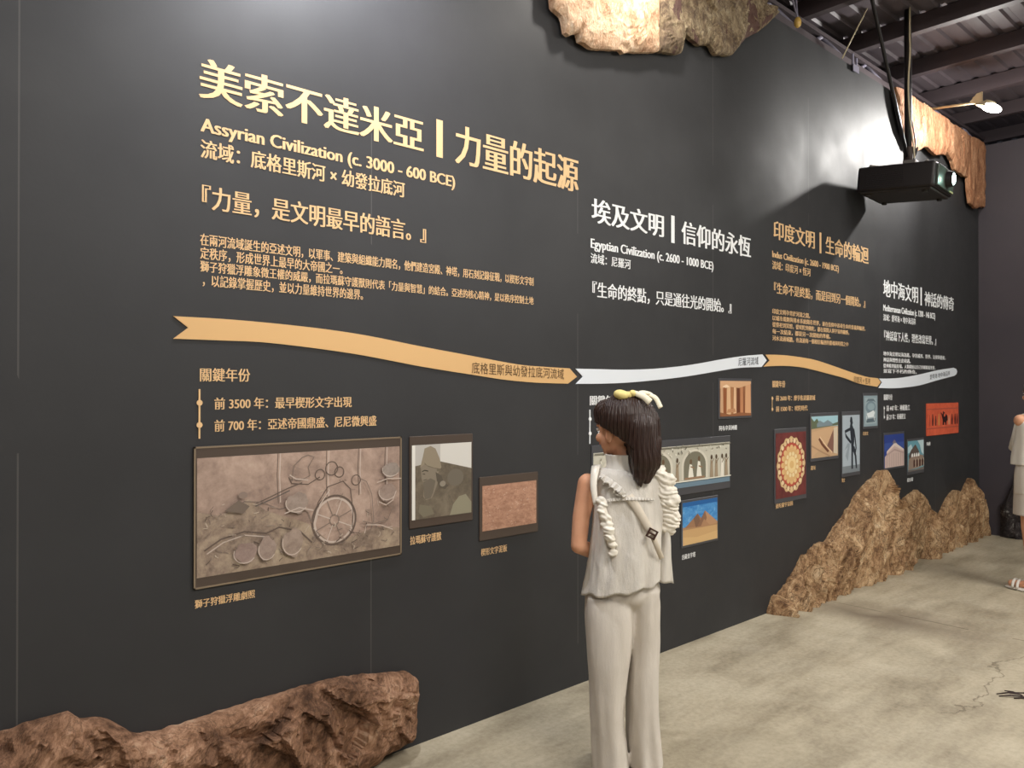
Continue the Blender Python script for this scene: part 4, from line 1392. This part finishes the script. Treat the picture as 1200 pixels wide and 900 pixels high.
def ruffle(path, width, normal, waves, amp, n=120):
    """a gathered strip along a path, one edge fixed, the other fluted"""
    C = catmull(path, max(2, n // (len(path) - 1)))
    bm = bmesh.new()
    rows = []
    L_ = len(C)
    for i, p in enumerate(C):
        p = Vector(p)
        d = (Vector(C[min(i + 1, L_ - 1)]) - Vector(C[max(i - 1, 0)])).normalized()
        nr = normal(i / (L_ - 1)) if callable(normal) else normal
        nr = Vector(nr)
        out = (nr - d * nr.dot(d)).normalized()
        sd_ = d.cross(out)
        ph = 2 * PI * waves * i / (L_ - 1)
        wv = width * (0.55 + 0.45 * math.sin(PI * (0.08 + 0.84 * i / (L_ - 1))))
        row = []
        for j in range(7):
            v = j / 6.0
            off = amp * v ** 0.8 * math.sin(ph + 0.6 * math.sin(ph * 0.37))
            row.append(bm.verts.new(p + out * wv * (v - 0.12 * v * math.cos(ph * 2)) + sd_ * off + d * amp * 0.5 * v * math.sin(ph * 2)))
        rows.append(row)
    for A, B in zip(rows, rows[1:]):
        for j in range(6):
            bm.faces.new((A[j], A[j + 1], B[j + 1], B[j]))
    return bm


def strip(path, wdir, half, nsub=8):
    C = catmull(path, nsub)
    bm = bmesh.new()
    prev = None
    for i, p in enumerate(C):
        p = Vector(p)
        h = half[0] + (half[1] - half[0]) * i / (len(C) - 1)
        a = bm.verts.new(p - Vector(wdir) * h)
        b = bm.verts.new(p)
        c_ = bm.verts.new(p + Vector(wdir) * h)
        if prev:
            bm.faces.new((prev[0], prev[1], b, a))
            bm.faces.new((prev[1], prev[2], c_, b))
        prev = (a, b, c_)
    return bm


def hand(bm, wrist, direction, palm_n, side, k=1.0, curl=0.5):
    """palm, four unequal bent fingers and a thumb; direction: towards the fingertips; palm_n: out of the palm; side: +1 / -1 thumb side"""
    d = Vector(direction).normalized()
    pn = Vector(palm_n)
    pn = (pn - d * pn.dot(d)).normalized()
    lat = d.cross(pn) * side
    w_ = Vector(wrist)
    for q in (-0.022, -0.008, 0.008, 0.021):
        capsule(bm, w_ + lat * q * 0.55 * k, 0.0135 * k, w_ + d * 0.068 * k + lat * q * k, 0.0115 * k, 10, 4)
    for q, ln, r in ((0.024, 0.060, 0.0072), (0.009, 0.068, 0.0076), (-0.007, 0.063, 0.0072), (-0.022, 0.050, 0.0064)):
        p = w_ + d * 0.066 * k + lat * q * k
        ang = 0.0
        seg = ln * k / 2.4
        for s_i, fr_ in enumerate((1.1, 0.8, 0.6)):
            ang += curl * (0.55, 0.75, 0.6)[s_i]
            dd = d * math.cos(ang) + pn * math.sin(ang)
            p2 = p + dd * seg * fr_
            capsule(bm, p, r * k * (1 - 0.10 * s_i), p2, r * k * (0.9 - 0.10 * s_i), 10, 4)
            p = p2
    p = w_ + d * 0.020 * k + lat * 0.020 * k
    dd = (d * 0.62 + lat * 0.72 + pn * 0.25).normalized()
    p2 = p + dd * 0.034 * k
    capsule(bm, p, 0.0105 * k, p2, 0.0090 * k, 10, 4)
    dd = (d * 0.88 + lat * 0.32 + pn * 0.35).normalized()
    capsule(bm, p2, 0.0088 * k, p2 + dd * 0.030 * k, 0.0072 * k, 10, 4)


def person(label, loc, rz, spec):
    """one continuous body; hair, eyes and clothes become its children"""
    bm = bmesh.new()
    for c in spec['caps']:
        capsule(bm, *c)
    for e in spec['ells']:
        ell(bm, *e)
    for h in spec['hands']:
        hand(bm, *h)
    o = obj('person', fuse(bm, spec.get('voxel', 0.0045), 5), SKIN, smooth=True, loc=loc)
    o.rotation_euler = (0, 0, rz)
    tag(o, label, 'person')
    return o


def place(px, foot_y):
    Z = FPX * CH / (foot_y - 455.0)
    X = (px - 600.0) / FPX * Z
    return (CF[0] * Z + CR[0] * X, -CD + CF[1] * Z + CR[1] * X, 0.0)


def head_parts(C, f, k=1.0):
    """capsules / ellipsoids of a head at centre C looking along f"""
    f = Vector(f).normalized()
    up = Vector((0, 0, 1))
    s = f.cross(up).normalized()
    rot = Matrix((s, f, up)).transposed()
    C = Vector(C)
    e = [((C + f * 0.0 + up * 0.022 * k), (0.070 * k, 0.088 * k, 0.090 * k), rot),
         ((C + f * 0.026 * k - up * 0.030 * k), (0.057 * k, 0.060 * k, 0.075 * k), rot),
         ((C + f * 0.052 * k - up * 0.083 * k), (0.026 * k, 0.024 * k, 0.020 * k), rot)]
    for sd_ in (-1, 1):
        e.append((C + s * sd_ * 0.074 * k - f * 0.010 * k - up * 0.014 * k, (0.011 * k, 0.020 * k, 0.032 * k), rot))     # ears
        e.append((C + s * sd_ * 0.036 * k + f * 0.066 * k - up * 0.030 * k, (0.022 * k, 0.018 * k, 0.020 * k), rot))     # cheeks
        e.append((C + s * sd_ * 0.030 * k + f * 0.078 * k + up * 0.018 * k, (0.020 * k, 0.009 * k, 0.006 * k), rot))     # brows
    c = [(C + f * 0.084 * k + up * 0.004 * k, 0.007 * k, C + f * 0.098 * k - up * 0.028 * k, 0.010 * k),                   # nose
         (C + f * 0.085 * k - up * 0.052 * k - s * 0.014 * k, 0.006 * k, C + f * 0.085 * k - up * 0.052 * k + s * 0.014 * k, 0.006 * k)]
    return e, c, f, s


def face_children(C, f, s, k, body):
    up = Vector((0, 0, 1))
    C = Vector(C)
    for sd_ in (-1, 1):
        bm = bmesh.new()
        ell(bm, C + s * sd_ * 0.030 * k + f * 0.080 * k + up * 0.002 * k, (0.011 * k, 0.009 * k, 0.007 * k), Matrix((s, f, up)).transposed(), 12)
        ey = obj('eye', bm, mat('eye_white', (236, 232, 226), 0.3, 0.5), body, True)
        bm = bmesh.new()
        ell(bm, C + s * sd_ * 0.030 * k + f * 0.0875 * k + up * 0.002 * k, (0.005 * k, 0.0025 * k, 0.005 * k), Matrix((s, f, up)).transposed(), 12)
        obj('iris', bm, mat('eye_dark', (40, 28, 24), 0.3, 0.5), ey, True)
    bm = bmesh.new()
    for dz in (0.003, -0.004):
        ell(bm, C + f * 0.090 * k - up * (0.052 - dz) * k, (0.018 * k, 0.004 * k, 0.0042 * k), Matrix((s, f, up)).transposed(), 12)
    obj('lips', bm, mat('lip', (196, 112, 104), 0.45, 0.4), body, True)


# ---- the girl in front of the wall (local: x right, y towards the wall, z up; 300 px = 1 m)
gx, gy, _ = place(730, 905)
HC = (-0.012, 0.012, 1.335)
he, hc, hf, hs = head_parts(HC, (-0.68, 0.73, 0.0), 1.0)
SHL, ELL_, WRL = (-0.138, 0.0, 1.128), (-0.176, -0.035, 0.893), (-0.055, 0.150, 0.815)
SHR, ELR, WRR = (0.125, 0.010, 1.128), (0.130, 0.065, 0.905), (0.035, 0.175, 0.83)
caps = hc + [
    ((0.010, 0.0, 1.15), 0.045, (0.002, 0.005, 1.29), 0.042),
    ((-0.10, 0.0, 1.128), 0.040, (0.10, 0.0, 1.128), 0.040),
    (SHL, 0.040, (-0.165, -0.018, 1.0), 0.034), ((-0.165, -0.018, 1.0), 0.034, ELL_, 0.031),
    (ELL_, 0.031, (-0.125, 0.05, 0.856), 0.029), ((-0.125, 0.05, 0.856), 0.029, WRL, 0.020),
    (SHR, 0.036, (0.130, 0.035, 1.0), 0.033), ((0.130, 0.035, 1.0), 0.033, ELR, 0.030),
    (ELR, 0.030, (0.095, 0.115, 0.87), 0.028), ((0.095, 0.115, 0.87), 0.028, WRR, 0.020),
    ((-0.064, -0.012, 0.76), 0.062, (-0.064, -0.03, 0.42), 0.048), ((-0.064, -0.03, 0.42), 0.046, (-0.066, -0.032, 0.28), 0.044), ((-0.066, -0.032, 0.28), 0.044, (-0.060, -0.02, 0.07), 0.028),
    ((0.066, 0.010, 0.76), 0.060, (0.084, 0.028, 0.42), 0.046), ((0.084, 0.028, 0.42), 0.046, (0.082, 0.022, 0.28), 0.044), ((0.082, 0.022, 0.28), 0.044, (0.088, 0.010, 0.07), 0.028),
    ((-0.060, -0.02, 0.045), 0.026, (-0.080, 0.12, 0.028), 0.024), ((0.082, -0.02, 0.045), 0.026, (0.092, 0.13, 0.028), 0.024),
]
ells = he + [((0, 0, 1.03), (0.115, 0.078, 0.13)), ((0, 0, 0.90), (0.105, 0.075, 0.14)), ((0, 0, 0.78), (0.125, 0.085, 0.10))]
hands = [(WRL, (0.75, 0.35, -0.25), (0.35, -0.2, 1.0), 1, 0.86, 0.55), (WRR, (-0.75, 0.25, -0.15), (-0.3, -0.9, -0.3), 1, 0.86, 0.6)]
girl = person('girl with a dark ponytail in an ivory blouse and wide trousers, seen from behind', (gx, gy, 0), -YAW, dict(caps=caps, ells=ells, hands=hands, voxel=0.0045))
face_children(HC, hf, hs, 1.0, girl)

# hair: cap, fringe and gathered tail
bm = bmesh.new()
rt = Matrix((hs, hf, Vector((0, 0, 1)))).transposed()
ell(bm, (0.018, -0.012, 1.375), (0.110, 0.112, 0.113))
ell(bm, (0.046, -0.040, 1.350), (0.092, 0.086, 0.110))
ell(bm, (-0.052, 0.048, 1.400), (0.058, 0.056, 0.058))
capsule(bm, (-0.080, 0.03, 1.40), 0.026, (-0.092, 0.045, 1.365), 0.016)
capsule(bm, (-0.060, -0.028, 1.39), 0.030, (-0.068, -0.030, 1.345), 0.014)
ell(bm, (0.058, -0.055, 1.315), (0.078, 0.066, 0.120))
capsule(bm, (0.052, -0.070, 1.35), 0.070, (0.066, -0.084, 1.235), 0.066)
capsule(bm, (0.066, -0.084, 1.235), 0.064, (0.054, -0.102, 1.172), 0.030)
capsule(bm, (0.056, -0.100, 1.18), 0.030, (0.050, -0.106, 1.134), 0.008)
capsule(bm, (0.100, -0.070, 1.30), 0.036, (0.108, -0.090, 1.215), 0.024)
capsule(bm, (0.108, -0.090, 1.215), 0.024, (0.075, -0.105, 1.145), 0.008)
capsule(bm, (0.010, -0.070, 1.30), 0.036, (0.046, -0.100, 1.150), 0.013)
hair_me = fuse(bm, 0.004, 8)
hc0 = Vector((-0.005, 0.02, 1.335))
for v in hair_me.vertices:      # hairline above the ear and along the nape
    edge = 1.352 - 0.72 * (v.co.x + 0.085)
    if v.co.x < 0.022 and v.co.z < edge:
        q_ = min(1.0, (edge - v.co.z) / 0.012)
        v.co = v.co.lerp(hc0 + (v.co - hc0) * 0.45, q_)
rngh = random.Random(2)
for v in hair_me.vertices:
    a = math.atan2(v.co.y + 0.01, v.co.x - 0.03)
    v.co += v.normal * (0.0022 * math.sin(a * 46 + 5 * noise.noise(v.co * 9)) + 0.004 * noise.noise(Vector((a * 6, v.co.z * 3, 0))))
obj('hair', hair_me, HAIR, girl, True)

# bow
bw = empty('hair_bow', (0.028, -0.045, 1.478))
bw.parent = girl
bw.scale = (1.15, 1.15, 1.15)
CREAMB = mat('cream_bow', (240, 232, 206), 0.5, 0.35)
YEL = mat('yellow_bow', (232, 214, 140), 0.5, 0.35)
bm = bmesh.new()
ell(bm, (-0.036, -0.012, -0.004), (0.028, 0.024, 0.018), Matrix.Rotation(0.3, 3, 'Y'))
ell(bm, (-0.016, -0.014, -0.004), (0.018, 0.018, 0.013))
obj('bow_loop', fuse(bm, 0.003, 4), YEL, bw, True)
bm = bmesh.new()
ell(bm, (0.022, -0.016, -0.004), (0.034, 0.014, 0.010), Matrix.Rotation(0.45, 3, 'Y'))
ell(bm, (0.046, -0.004, 0.002), (0.026, 0.016, 0.009), Matrix.Rotation(0.2, 3, 'Y'))
obj('bow_loop', fuse(bm, 0.003, 4), CREAMB, bw, True)
bm = bmesh.new()
ell(bm, (0.0, -0.018, 0.002), (0.012, 0.014, 0.012))
obj('bow_knot', bm, YEL, bw, True)
bm = strip([(0.010, -0.024, 0.002), (0.034, -0.044, -0.010), (0.050, -0.062, -0.026)], (0.55, 0, 0.7), (0.010, 0.013))
solid(obj('bow_tail', bm, CREAMB, bw, True), 0.005)
bm = strip([(0.052, -0.01, 0.0), (0.074, -0.03, -0.014), (0.088, -0.045, -0.045)], (0.7, 0, 0.4), (0.009, 0.010))
solid(obj('bow_tail', bm, CREAMB, bw, True), 0.005)

# trousers: hip and two wide legs in one cloth surface
hip = loft([(0.86, -0.006, 0, 0.112, 0.085, 0.0), (0.74, -0.008, 0, 0.146, 0.104, 0.004), (0.69, -0.004, 0.0, 0.144, 0.100, 0.004), (0.645, 0.0, 0.0, 0.110, 0.060, 0.0)], 72, 24, ((9, 0.3, 0.0),), cap=True)
legl = loft([(0.70, -0.058, -0.020, 0.092, 0.088, 0.004), (0.62, -0.056, -0.026, 0.096, 0.098, 0.008), (0.48, -0.062, -0.034, 0.085, 0.096, 0.014), (0.35, -0.066, -0.034, 0.073, 0.092, 0.018), (0.22, -0.067, -0.030, 0.067, 0.090, 0.020), (0.12, -0.058, -0.026, 0.070, 0.092, 0.024), (0.022, -0.050, -0.022, 0.070, 0.098, 0.028)], 72, 60, ((5, 0.4, 0.9), (8, 1.7, -0.5)), cap=True)
legr = loft([(0.72, 0.062, 0.006, 0.080, 0.096, 0.004), (0.62, 0.080, 0.018, 0.066, 0.092, 0.010), (0.48, 0.086, 0.030, 0.061, 0.088, 0.018), (0.35, 0.081, 0.026, 0.063, 0.088, 0.022), (0.22, 0.080, 0.022, 0.064, 0.088, 0.024), (0.12, 0.085, 0.020, 0.066, 0.090, 0.028), (0.022, 0.093, 0.020, 0.066, 0.098, 0.032)], 72, 60, ((5, 2.2, -0.9), (7, 0.2, 0.6)), cap=True)
tm_ = fuse(merge(hip, legl, legr), 0.005, 8)
for v in tm_.vertices:
    c_ = v.co
    v.co += v.normal * (0.0085 * noise.noise(Vector((c_.x * 17, c_.y * 17, c_.z * 2.6 + c_.x * 4))) + 0.0022 * noise.noise(Vector((c_.x * 34, c_.y * 34, c_.z * 9))))
    if c_.z > 0.62:      # drag lines from the right hip
        v.co += v.normal * 0.0016 * math.sin((c_.z * 0.7 - c_.x) * 90) * min(1, (c_.z - 0.62) / 0.06) * (1 if c_.x > 0 else 0.3)
obj('trousers', tm_, PANTS, girl, True)

# blouse: yoke, gathered body, hem lower at the left
def hemtilt(x, y, t):
    return 0.18 * x * max(0.0, t - 0.35) / 0.65 + (0.006 * math.sin(9 * math.atan2(y, x)) if t > 0.9 else 0.0) * (t - 0.9) / 0.1


bm = loft([(1.190, 0.014, 0.004, 0.062, 0.052, 0.0), (1.180, 0.016, 0.002, 0.116, 0.070, 0.003), (1.15, 0.018, 0.0, 0.134, 0.086, 0.004), (1.06, 0.018, -0.004, 0.138, 0.100, 0.008), (0.98, 0.014, -0.006, 0.138, 0.106, 0.012), (0.90, 0.006, -0.008, 0.137, 0.112, 0.015), (0.82, 0.000, -0.008, 0.141, 0.118, 0.018), (0.735, -0.008, -0.008, 0.148, 0.126, 0.022)], 140, 80, ((11, 0.5, 0.6), (5, 1.1, -0.9), (17, 0.0, 0.9)), tilt=hemtilt)
for v in bm.verts:
    c_ = v.co
    r_ = Vector((c_.x, c_.y, 0)).normalized()
    v.co += r_ * (0.015 * noise.noise(Vector((c_.x * 17, c_.y * 17, c_.z * 3 - c_.x * 5))) + 0.004 * noise.noise(Vector((c_.x * 30, c_.y * 30, c_.z * 14)))) * min(1.0, max(0.0, (1.15 - c_.z) / 0.1))
bl_ = obj('blouse', bm, CLOTH, girl, True)
solid(bl_, 0.004)
# yoke frill across the back
bm = ruffle([(-0.085, -0.088, 1.075), (-0.03, -0.106, 1.088), (0.04, -0.110, 1.090), (0.105, -0.094, 1.083)], 0.013, (0, -0.35, -1.0), 17, 0.003)
solid(obj('yoke_frill', bm, CLOTH, bl_, True), 0.003)
# standing collar with a slit at the back
bm = loft([(1.155, 0.016, 0.0, 0.098, 0.078, 0.0), (1.185, 0.012, 0.002, 0.078, 0.066, 0.008), (1.215, 0.006, 0.004, 0.068, 0.060, 0.02), (1.243, 0.004, 0.004, 0.070, 0.062, 0.045)], 80, 20, ((13, 0.4, 0.3),), closed=False, th0=R(-62), th1=R(-62 + 338))
solid(obj('collar', bm, SHEER, bl_, True), 0.003)
# left shoulder cap
bm = strip([(-0.100, 0.02, 1.196), (-0.112, -0.035, 1.188), (-0.122, -0.070, 1.13), (-0.116, -0.090, 1.06)], (0.9, -0.25, 0.15), (0.020, 0.010))
solid(obj('shoulder_cap', bm, SATIN, bl_, True), 0.006)
# ruffles: shoulder frill, satin trim and the full ruffle on the right arm
bm = ruffle([(-0.088, -0.05, 1.172), (-0.05, -0.080, 1.150), (-0.012, -0.096, 1.118), (0.0, -0.106, 1.09)], 0.036, (-0.5, -0.6, -0.5), 6, 0.011)
solid(obj('shoulder_frill', bm, CLOTH, bl_, True), 0.003)


def puffs(path, count, rad, fold, seed, flat_=0.6):
    """a full gathered ruffle: soft billows fused into one cloth, with radiating folds"""
    C = catmull(path, 20)
    b = bmesh.new()
    q_ = random.Random(seed)
    for i in range(count):
        t = i / (count - 1)
        c_ = Vector(C[int(t * (len(C) - 1))])
        k_ = 0.75 + 0.35 * math.sin(PI * (0.1 + 0.8 * t))
        off = Vector((q_.uniform(-.2, .35), q_.uniform(-.3, .1), 0)) * rad
        ell(b, c_ + off, (rad * k_, rad * k_ * 0.8, rad * k_ * flat_), Matrix.Rotation(q_.uniform(-.5, .5), 3, 'Y') @ Matrix.Rotation(q_.uniform(-.4, .4), 3, 'X'))
    me = fuse(b, 0.0028, 3)
    for v in me.vertices:
        v.co += v.normal * fold * (math.sin(v.co.z * 330 + v.co.x * 120 + 6 * noise.noise(v.co * 22)) * 0.6 + noise.noise(v.co * 60))
    return me


obj('satin_trim', puffs([(-0.098, -0.098, 1.078), (-0.090, -0.112, 1.02), (-0.072, -0.122, 0.96), (-0.056, -0.128, 0.885)], 9, 0.022, 0.0026, 3, 0.7), SATIN, bl_, True)
obj('arm_ruffle', puffs([(0.128, -0.03, 1.180), (0.156, -0.03, 1.140), (0.172, -0.03, 1.07), (0.168, -0.025, 1.0), (0.160, -0.02, 0.955)], 11, 0.042, 0.0042, 8, 0.62), SATIN, bl_, True)
# loose sash hanging at the right side
bm = bmesh.new()
C = catmull([(0.145, -0.03, 1.02), (0.160, -0.025, 0.93), (0.160, -0.03, 0.84), (0.165, -0.03, 0.748)], 8)
prev = None
for i, p in enumerate(C):
    t = i / (len(C) - 1)
    hw = 0.012 + 0.018 * t
    row = [bm.verts.new((p[0] + hw * q, p[1] - 0.02 * math.sin(q * 2.2 + 3 * t) , p[2] - 0.006 * q * t)) for q in np.linspace(-1, 1, 9)]
    if prev:
        for j in range(8):
            bm.faces.new((prev[j], prev[j + 1], row[j + 1], row[j]))
    prev = row
solid(obj('sash', bm, CLOTH, bl_, True), 0.005)
# cross-body strap with a buckle
bm = strip([(0.004, -0.106, 1.095), (0.035, -0.116, 1.05), (0.070, -0.124, 0.99), (0.088, -0.128, 0.958)], (0.86, 0.0, 0.5), (0.018, 0.014))
stp = solid(obj('shoulder_strap', bm, BEIGE, girl, True), 0.004)
bm = strip([(0.088, -0.134, 0.955), (0.110, -0.126, 0.905), (0.134, -0.085, 0.855)], (0.86, 0.0, 0.5), (0.010, 0.010))
solid(obj('strap_tail', bm, BEIGE, stp, True), 0.004)
bm = bmesh.new()
MB_ = Matrix.Translation((0.088, -0.139, 0.958)) @ Matrix.Rotation(R(28), 4, 'Y')
for (a0, a1, b0, b1) in ((-0.018, 0.018, 0.012, 0.018), (-0.018, 0.018, -0.018, -0.012), (-0.018, -0.012, -0.018, 0.018), (0.012, 0.018, -0.018, 0.018), (-0.018, 0.018, -0.003, 0.003)):
    vs = box(bm, a0, a1, -0.004, 0.004, b0, b1)
    bmesh.ops.transform(bm, matrix=MB_, verts=vs)
obj('buckle', bm, mat('brown_buckle', (74, 48, 40), 0.4, 0.5), stp)
# shoes
for sx in (-1, 1):
    bm = bmesh.new()
    ell(bm, (sx * 0.078, 0.06, 0.034), (0.036, 0.108, 0.032))
    ell(bm, (sx * 0.074, 0.0, 0.046), (0.032, 0.048, 0.044))
    box(bm, sx * 0.078 - 0.032, sx * 0.078 + 0.032, -0.04, 0.15, 0.0, 0.020)
    obj('shoe', fuse(bm, 0.004, 4), mat('white_shoe', (222, 216, 208), 0.6, 0.3), girl, True)

# ---- the second visitor, cut by the right edge (158 px = 1 m)
vx, vy, _ = place(1215, 693)
HC2 = (0.0, 0.0, 1.46)
he, hc, hf2, hs2 = head_parts(HC2, (-0.15, 0.98, 0), 1.0)
S1, E1, W1 = (-0.085, 0.02, 1.225), (-0.062, 0.13, 1.01), (0.03, 0.23, 1.02)
S2, E2, W2 = (0.155, 0, 1.245), (0.21, -0.01, 0.99), (0.20, 0.07, 0.77)
caps = hc + [((0, 0, 1.27), 0.050, (0, 0.0, 1.40), 0.046), ((-0.12, 0, 1.262), 0.046, (0.12, 0, 1.262), 0.046),
             (S1, 0.044, E1, 0.034), (E1, 0.034, W1, 0.023), (S2, 0.044, E2, 0.034), (E2, 0.034, W2, 0.023),
             ((-0.068, 0, 0.80), 0.060, (-0.058, 0, 0.46), 0.052), ((-0.058, 0, 0.46), 0.050, (-0.052, -0.015, 0.32), 0.050), ((-0.052, -0.015, 0.32), 0.050, (-0.058, -0.01, 0.08), 0.031),
             ((0.070, 0, 0.80), 0.060, (0.083, 0, 0.46), 0.054), ((0.083, 0, 0.46), 0.052, (0.085, -0.015, 0.32), 0.054), ((0.085, -0.015, 0.32), 0.054, (0.087, -0.01, 0.08), 0.032),
             ((-0.058, -0.02, 0.052), 0.028, (-0.125, 0.10, 0.040), 0.026), ((0.087, -0.02, 0.052), 0.028, (0.105, 0.13, 0.040), 0.026)]
ells = he + [((0, 0, 1.13), (0.135, 0.09, 0.15)), ((0, 0, 0.98), (0.12, 0.085, 0.15)), ((0, 0, 0.85), (0.130, 0.09, 0.10))]
hands = [(W1, (0.7, 0.5, 0.1), (0.2, -0.3, 1), 1, 1.0, 0.5), (W2, (-0.05, 0.2, -0.95), (-0.9, 0.2, 0), 1, 1.0, 0.35)]
vis = person('person at the right edge in a loose white top and pale shorts', (vx, vy, 0), -YAW, dict(caps=caps, ells=ells, hands=hands, voxel=0.005))
face_children(HC2, hf2, hs2, 1.0, vis)
bm = bmesh.new()
ell(bm, (0.010, -0.015, 1.495), (0.100, 0.108, 0.105))
ell(bm, (0.025, -0.055, 1.43), (0.092, 0.060, 0.12))
capsule(bm, (0.0, -0.075, 1.40), 0.070, (0.0, -0.100, 1.20), 0.035)
capsule(bm, (-0.06, -0.050, 1.40), 0.040, (-0.05, -0.085, 1.25), 0.028)
obj('hair', fuse(bm, 0.005, 5), HAIR, vis, True)
bm = loft([(1.318, 0, 0, 0.066, 0.060, 0.0), (1.298, 0, 0, 0.110, 0.078, 0.004), (1.24, 0, 0, 0.140, 0.104, 0.006), (1.12, 0, 0.01, 0.140, 0.130, 0.010), (1.0, -0.004, 0.02, 0.146, 0.150, 0.014), (0.935, -0.006, 0.02, 0.150, 0.150, 0.016)], 80, 50, ((7, 0.4, 0.3), (11, 1.0, -0.2)))
tp_ = obj('top', bm, mat('white_top', (228, 224, 216), 0.85, 0.15), vis, True)
solid(tp_, 0.004)
for sx, S_, E_ in ((-1, S1, E1), (1, S2, E2)):
    bm = bmesh.new()
    a, b = Vector(S_), Vector(E_)
    tube(bm, [a + Vector((-sx * 0.03, 0, 0.016)), a, a.lerp(b, 0.4), a.lerp(b, 0.85)], [0.054, 0.058, 0.058, 0.062], 24, caps=False)
    solid(obj('sleeve', bm, MATS['white_top'], tp_, True), 0.004)
bm = loft([(0.98, 0, 0, 0.125, 0.095, 0.0), (0.90, 0, 0, 0.146, 0.115, 0.006), (0.80, 0, 0, 0.152, 0.120, 0.012), (0.72, 0, 0, 0.150, 0.118, 0.016)], 64, 24, ((9, 0.2, 0.2),))
sh_ = obj('shorts', bm, PANTS, vis, True)
solid(sh_, 0.004)
for sx in (-1, 1):
    bm = loft([(0.78, sx * 0.070, 0, 0.072, 0.108, 0.004), (0.68, sx * 0.072, 0, 0.074, 0.108, 0.014), (0.565, sx * 0.074, 0, 0.076, 0.106, 0.022)], 48, 24, ((6, sx, 0.3),))
    solid(obj('shorts_leg', bm, PANTS, sh_, True), 0.004)
for sx in (-1, 1):
    sd_o = empty('sandal', (-0.092, 0.035, 0) if sx < 0 else (0.097, 0.045, 0), R(28) if sx < 0 else R(-6))
    sd_o.parent = vis
    bm = bmesh.new()
    ell(bm, (0, 0.0, 0.010), (0.044, 0.122, 0.012))
    obj('sole', bm, mat('white_sandal', (226, 222, 214), 0.6, 0.3), sd_o, True)
    bm = bmesh.new()
    for yy in (0.045, 0.012):
        tube(bm, [(0.042 * math.cos(t), yy, 0.018 + 0.056 * math.sin(t)) for t in [PI * i / 12 for i in range(13)]], 0.010, 8)
    tube(bm, [(0.034 * math.cos(t), -0.055 - 0.045 * math.sin(t), 0.06 + 0.01 * math.sin(t)) for t in [-0.2 + (PI + 0.4) * i / 12 for i in range(13)]], 0.008, 8)
    obj('sandal_strap', bm, MATS['white_sandal'], sd_o, True)
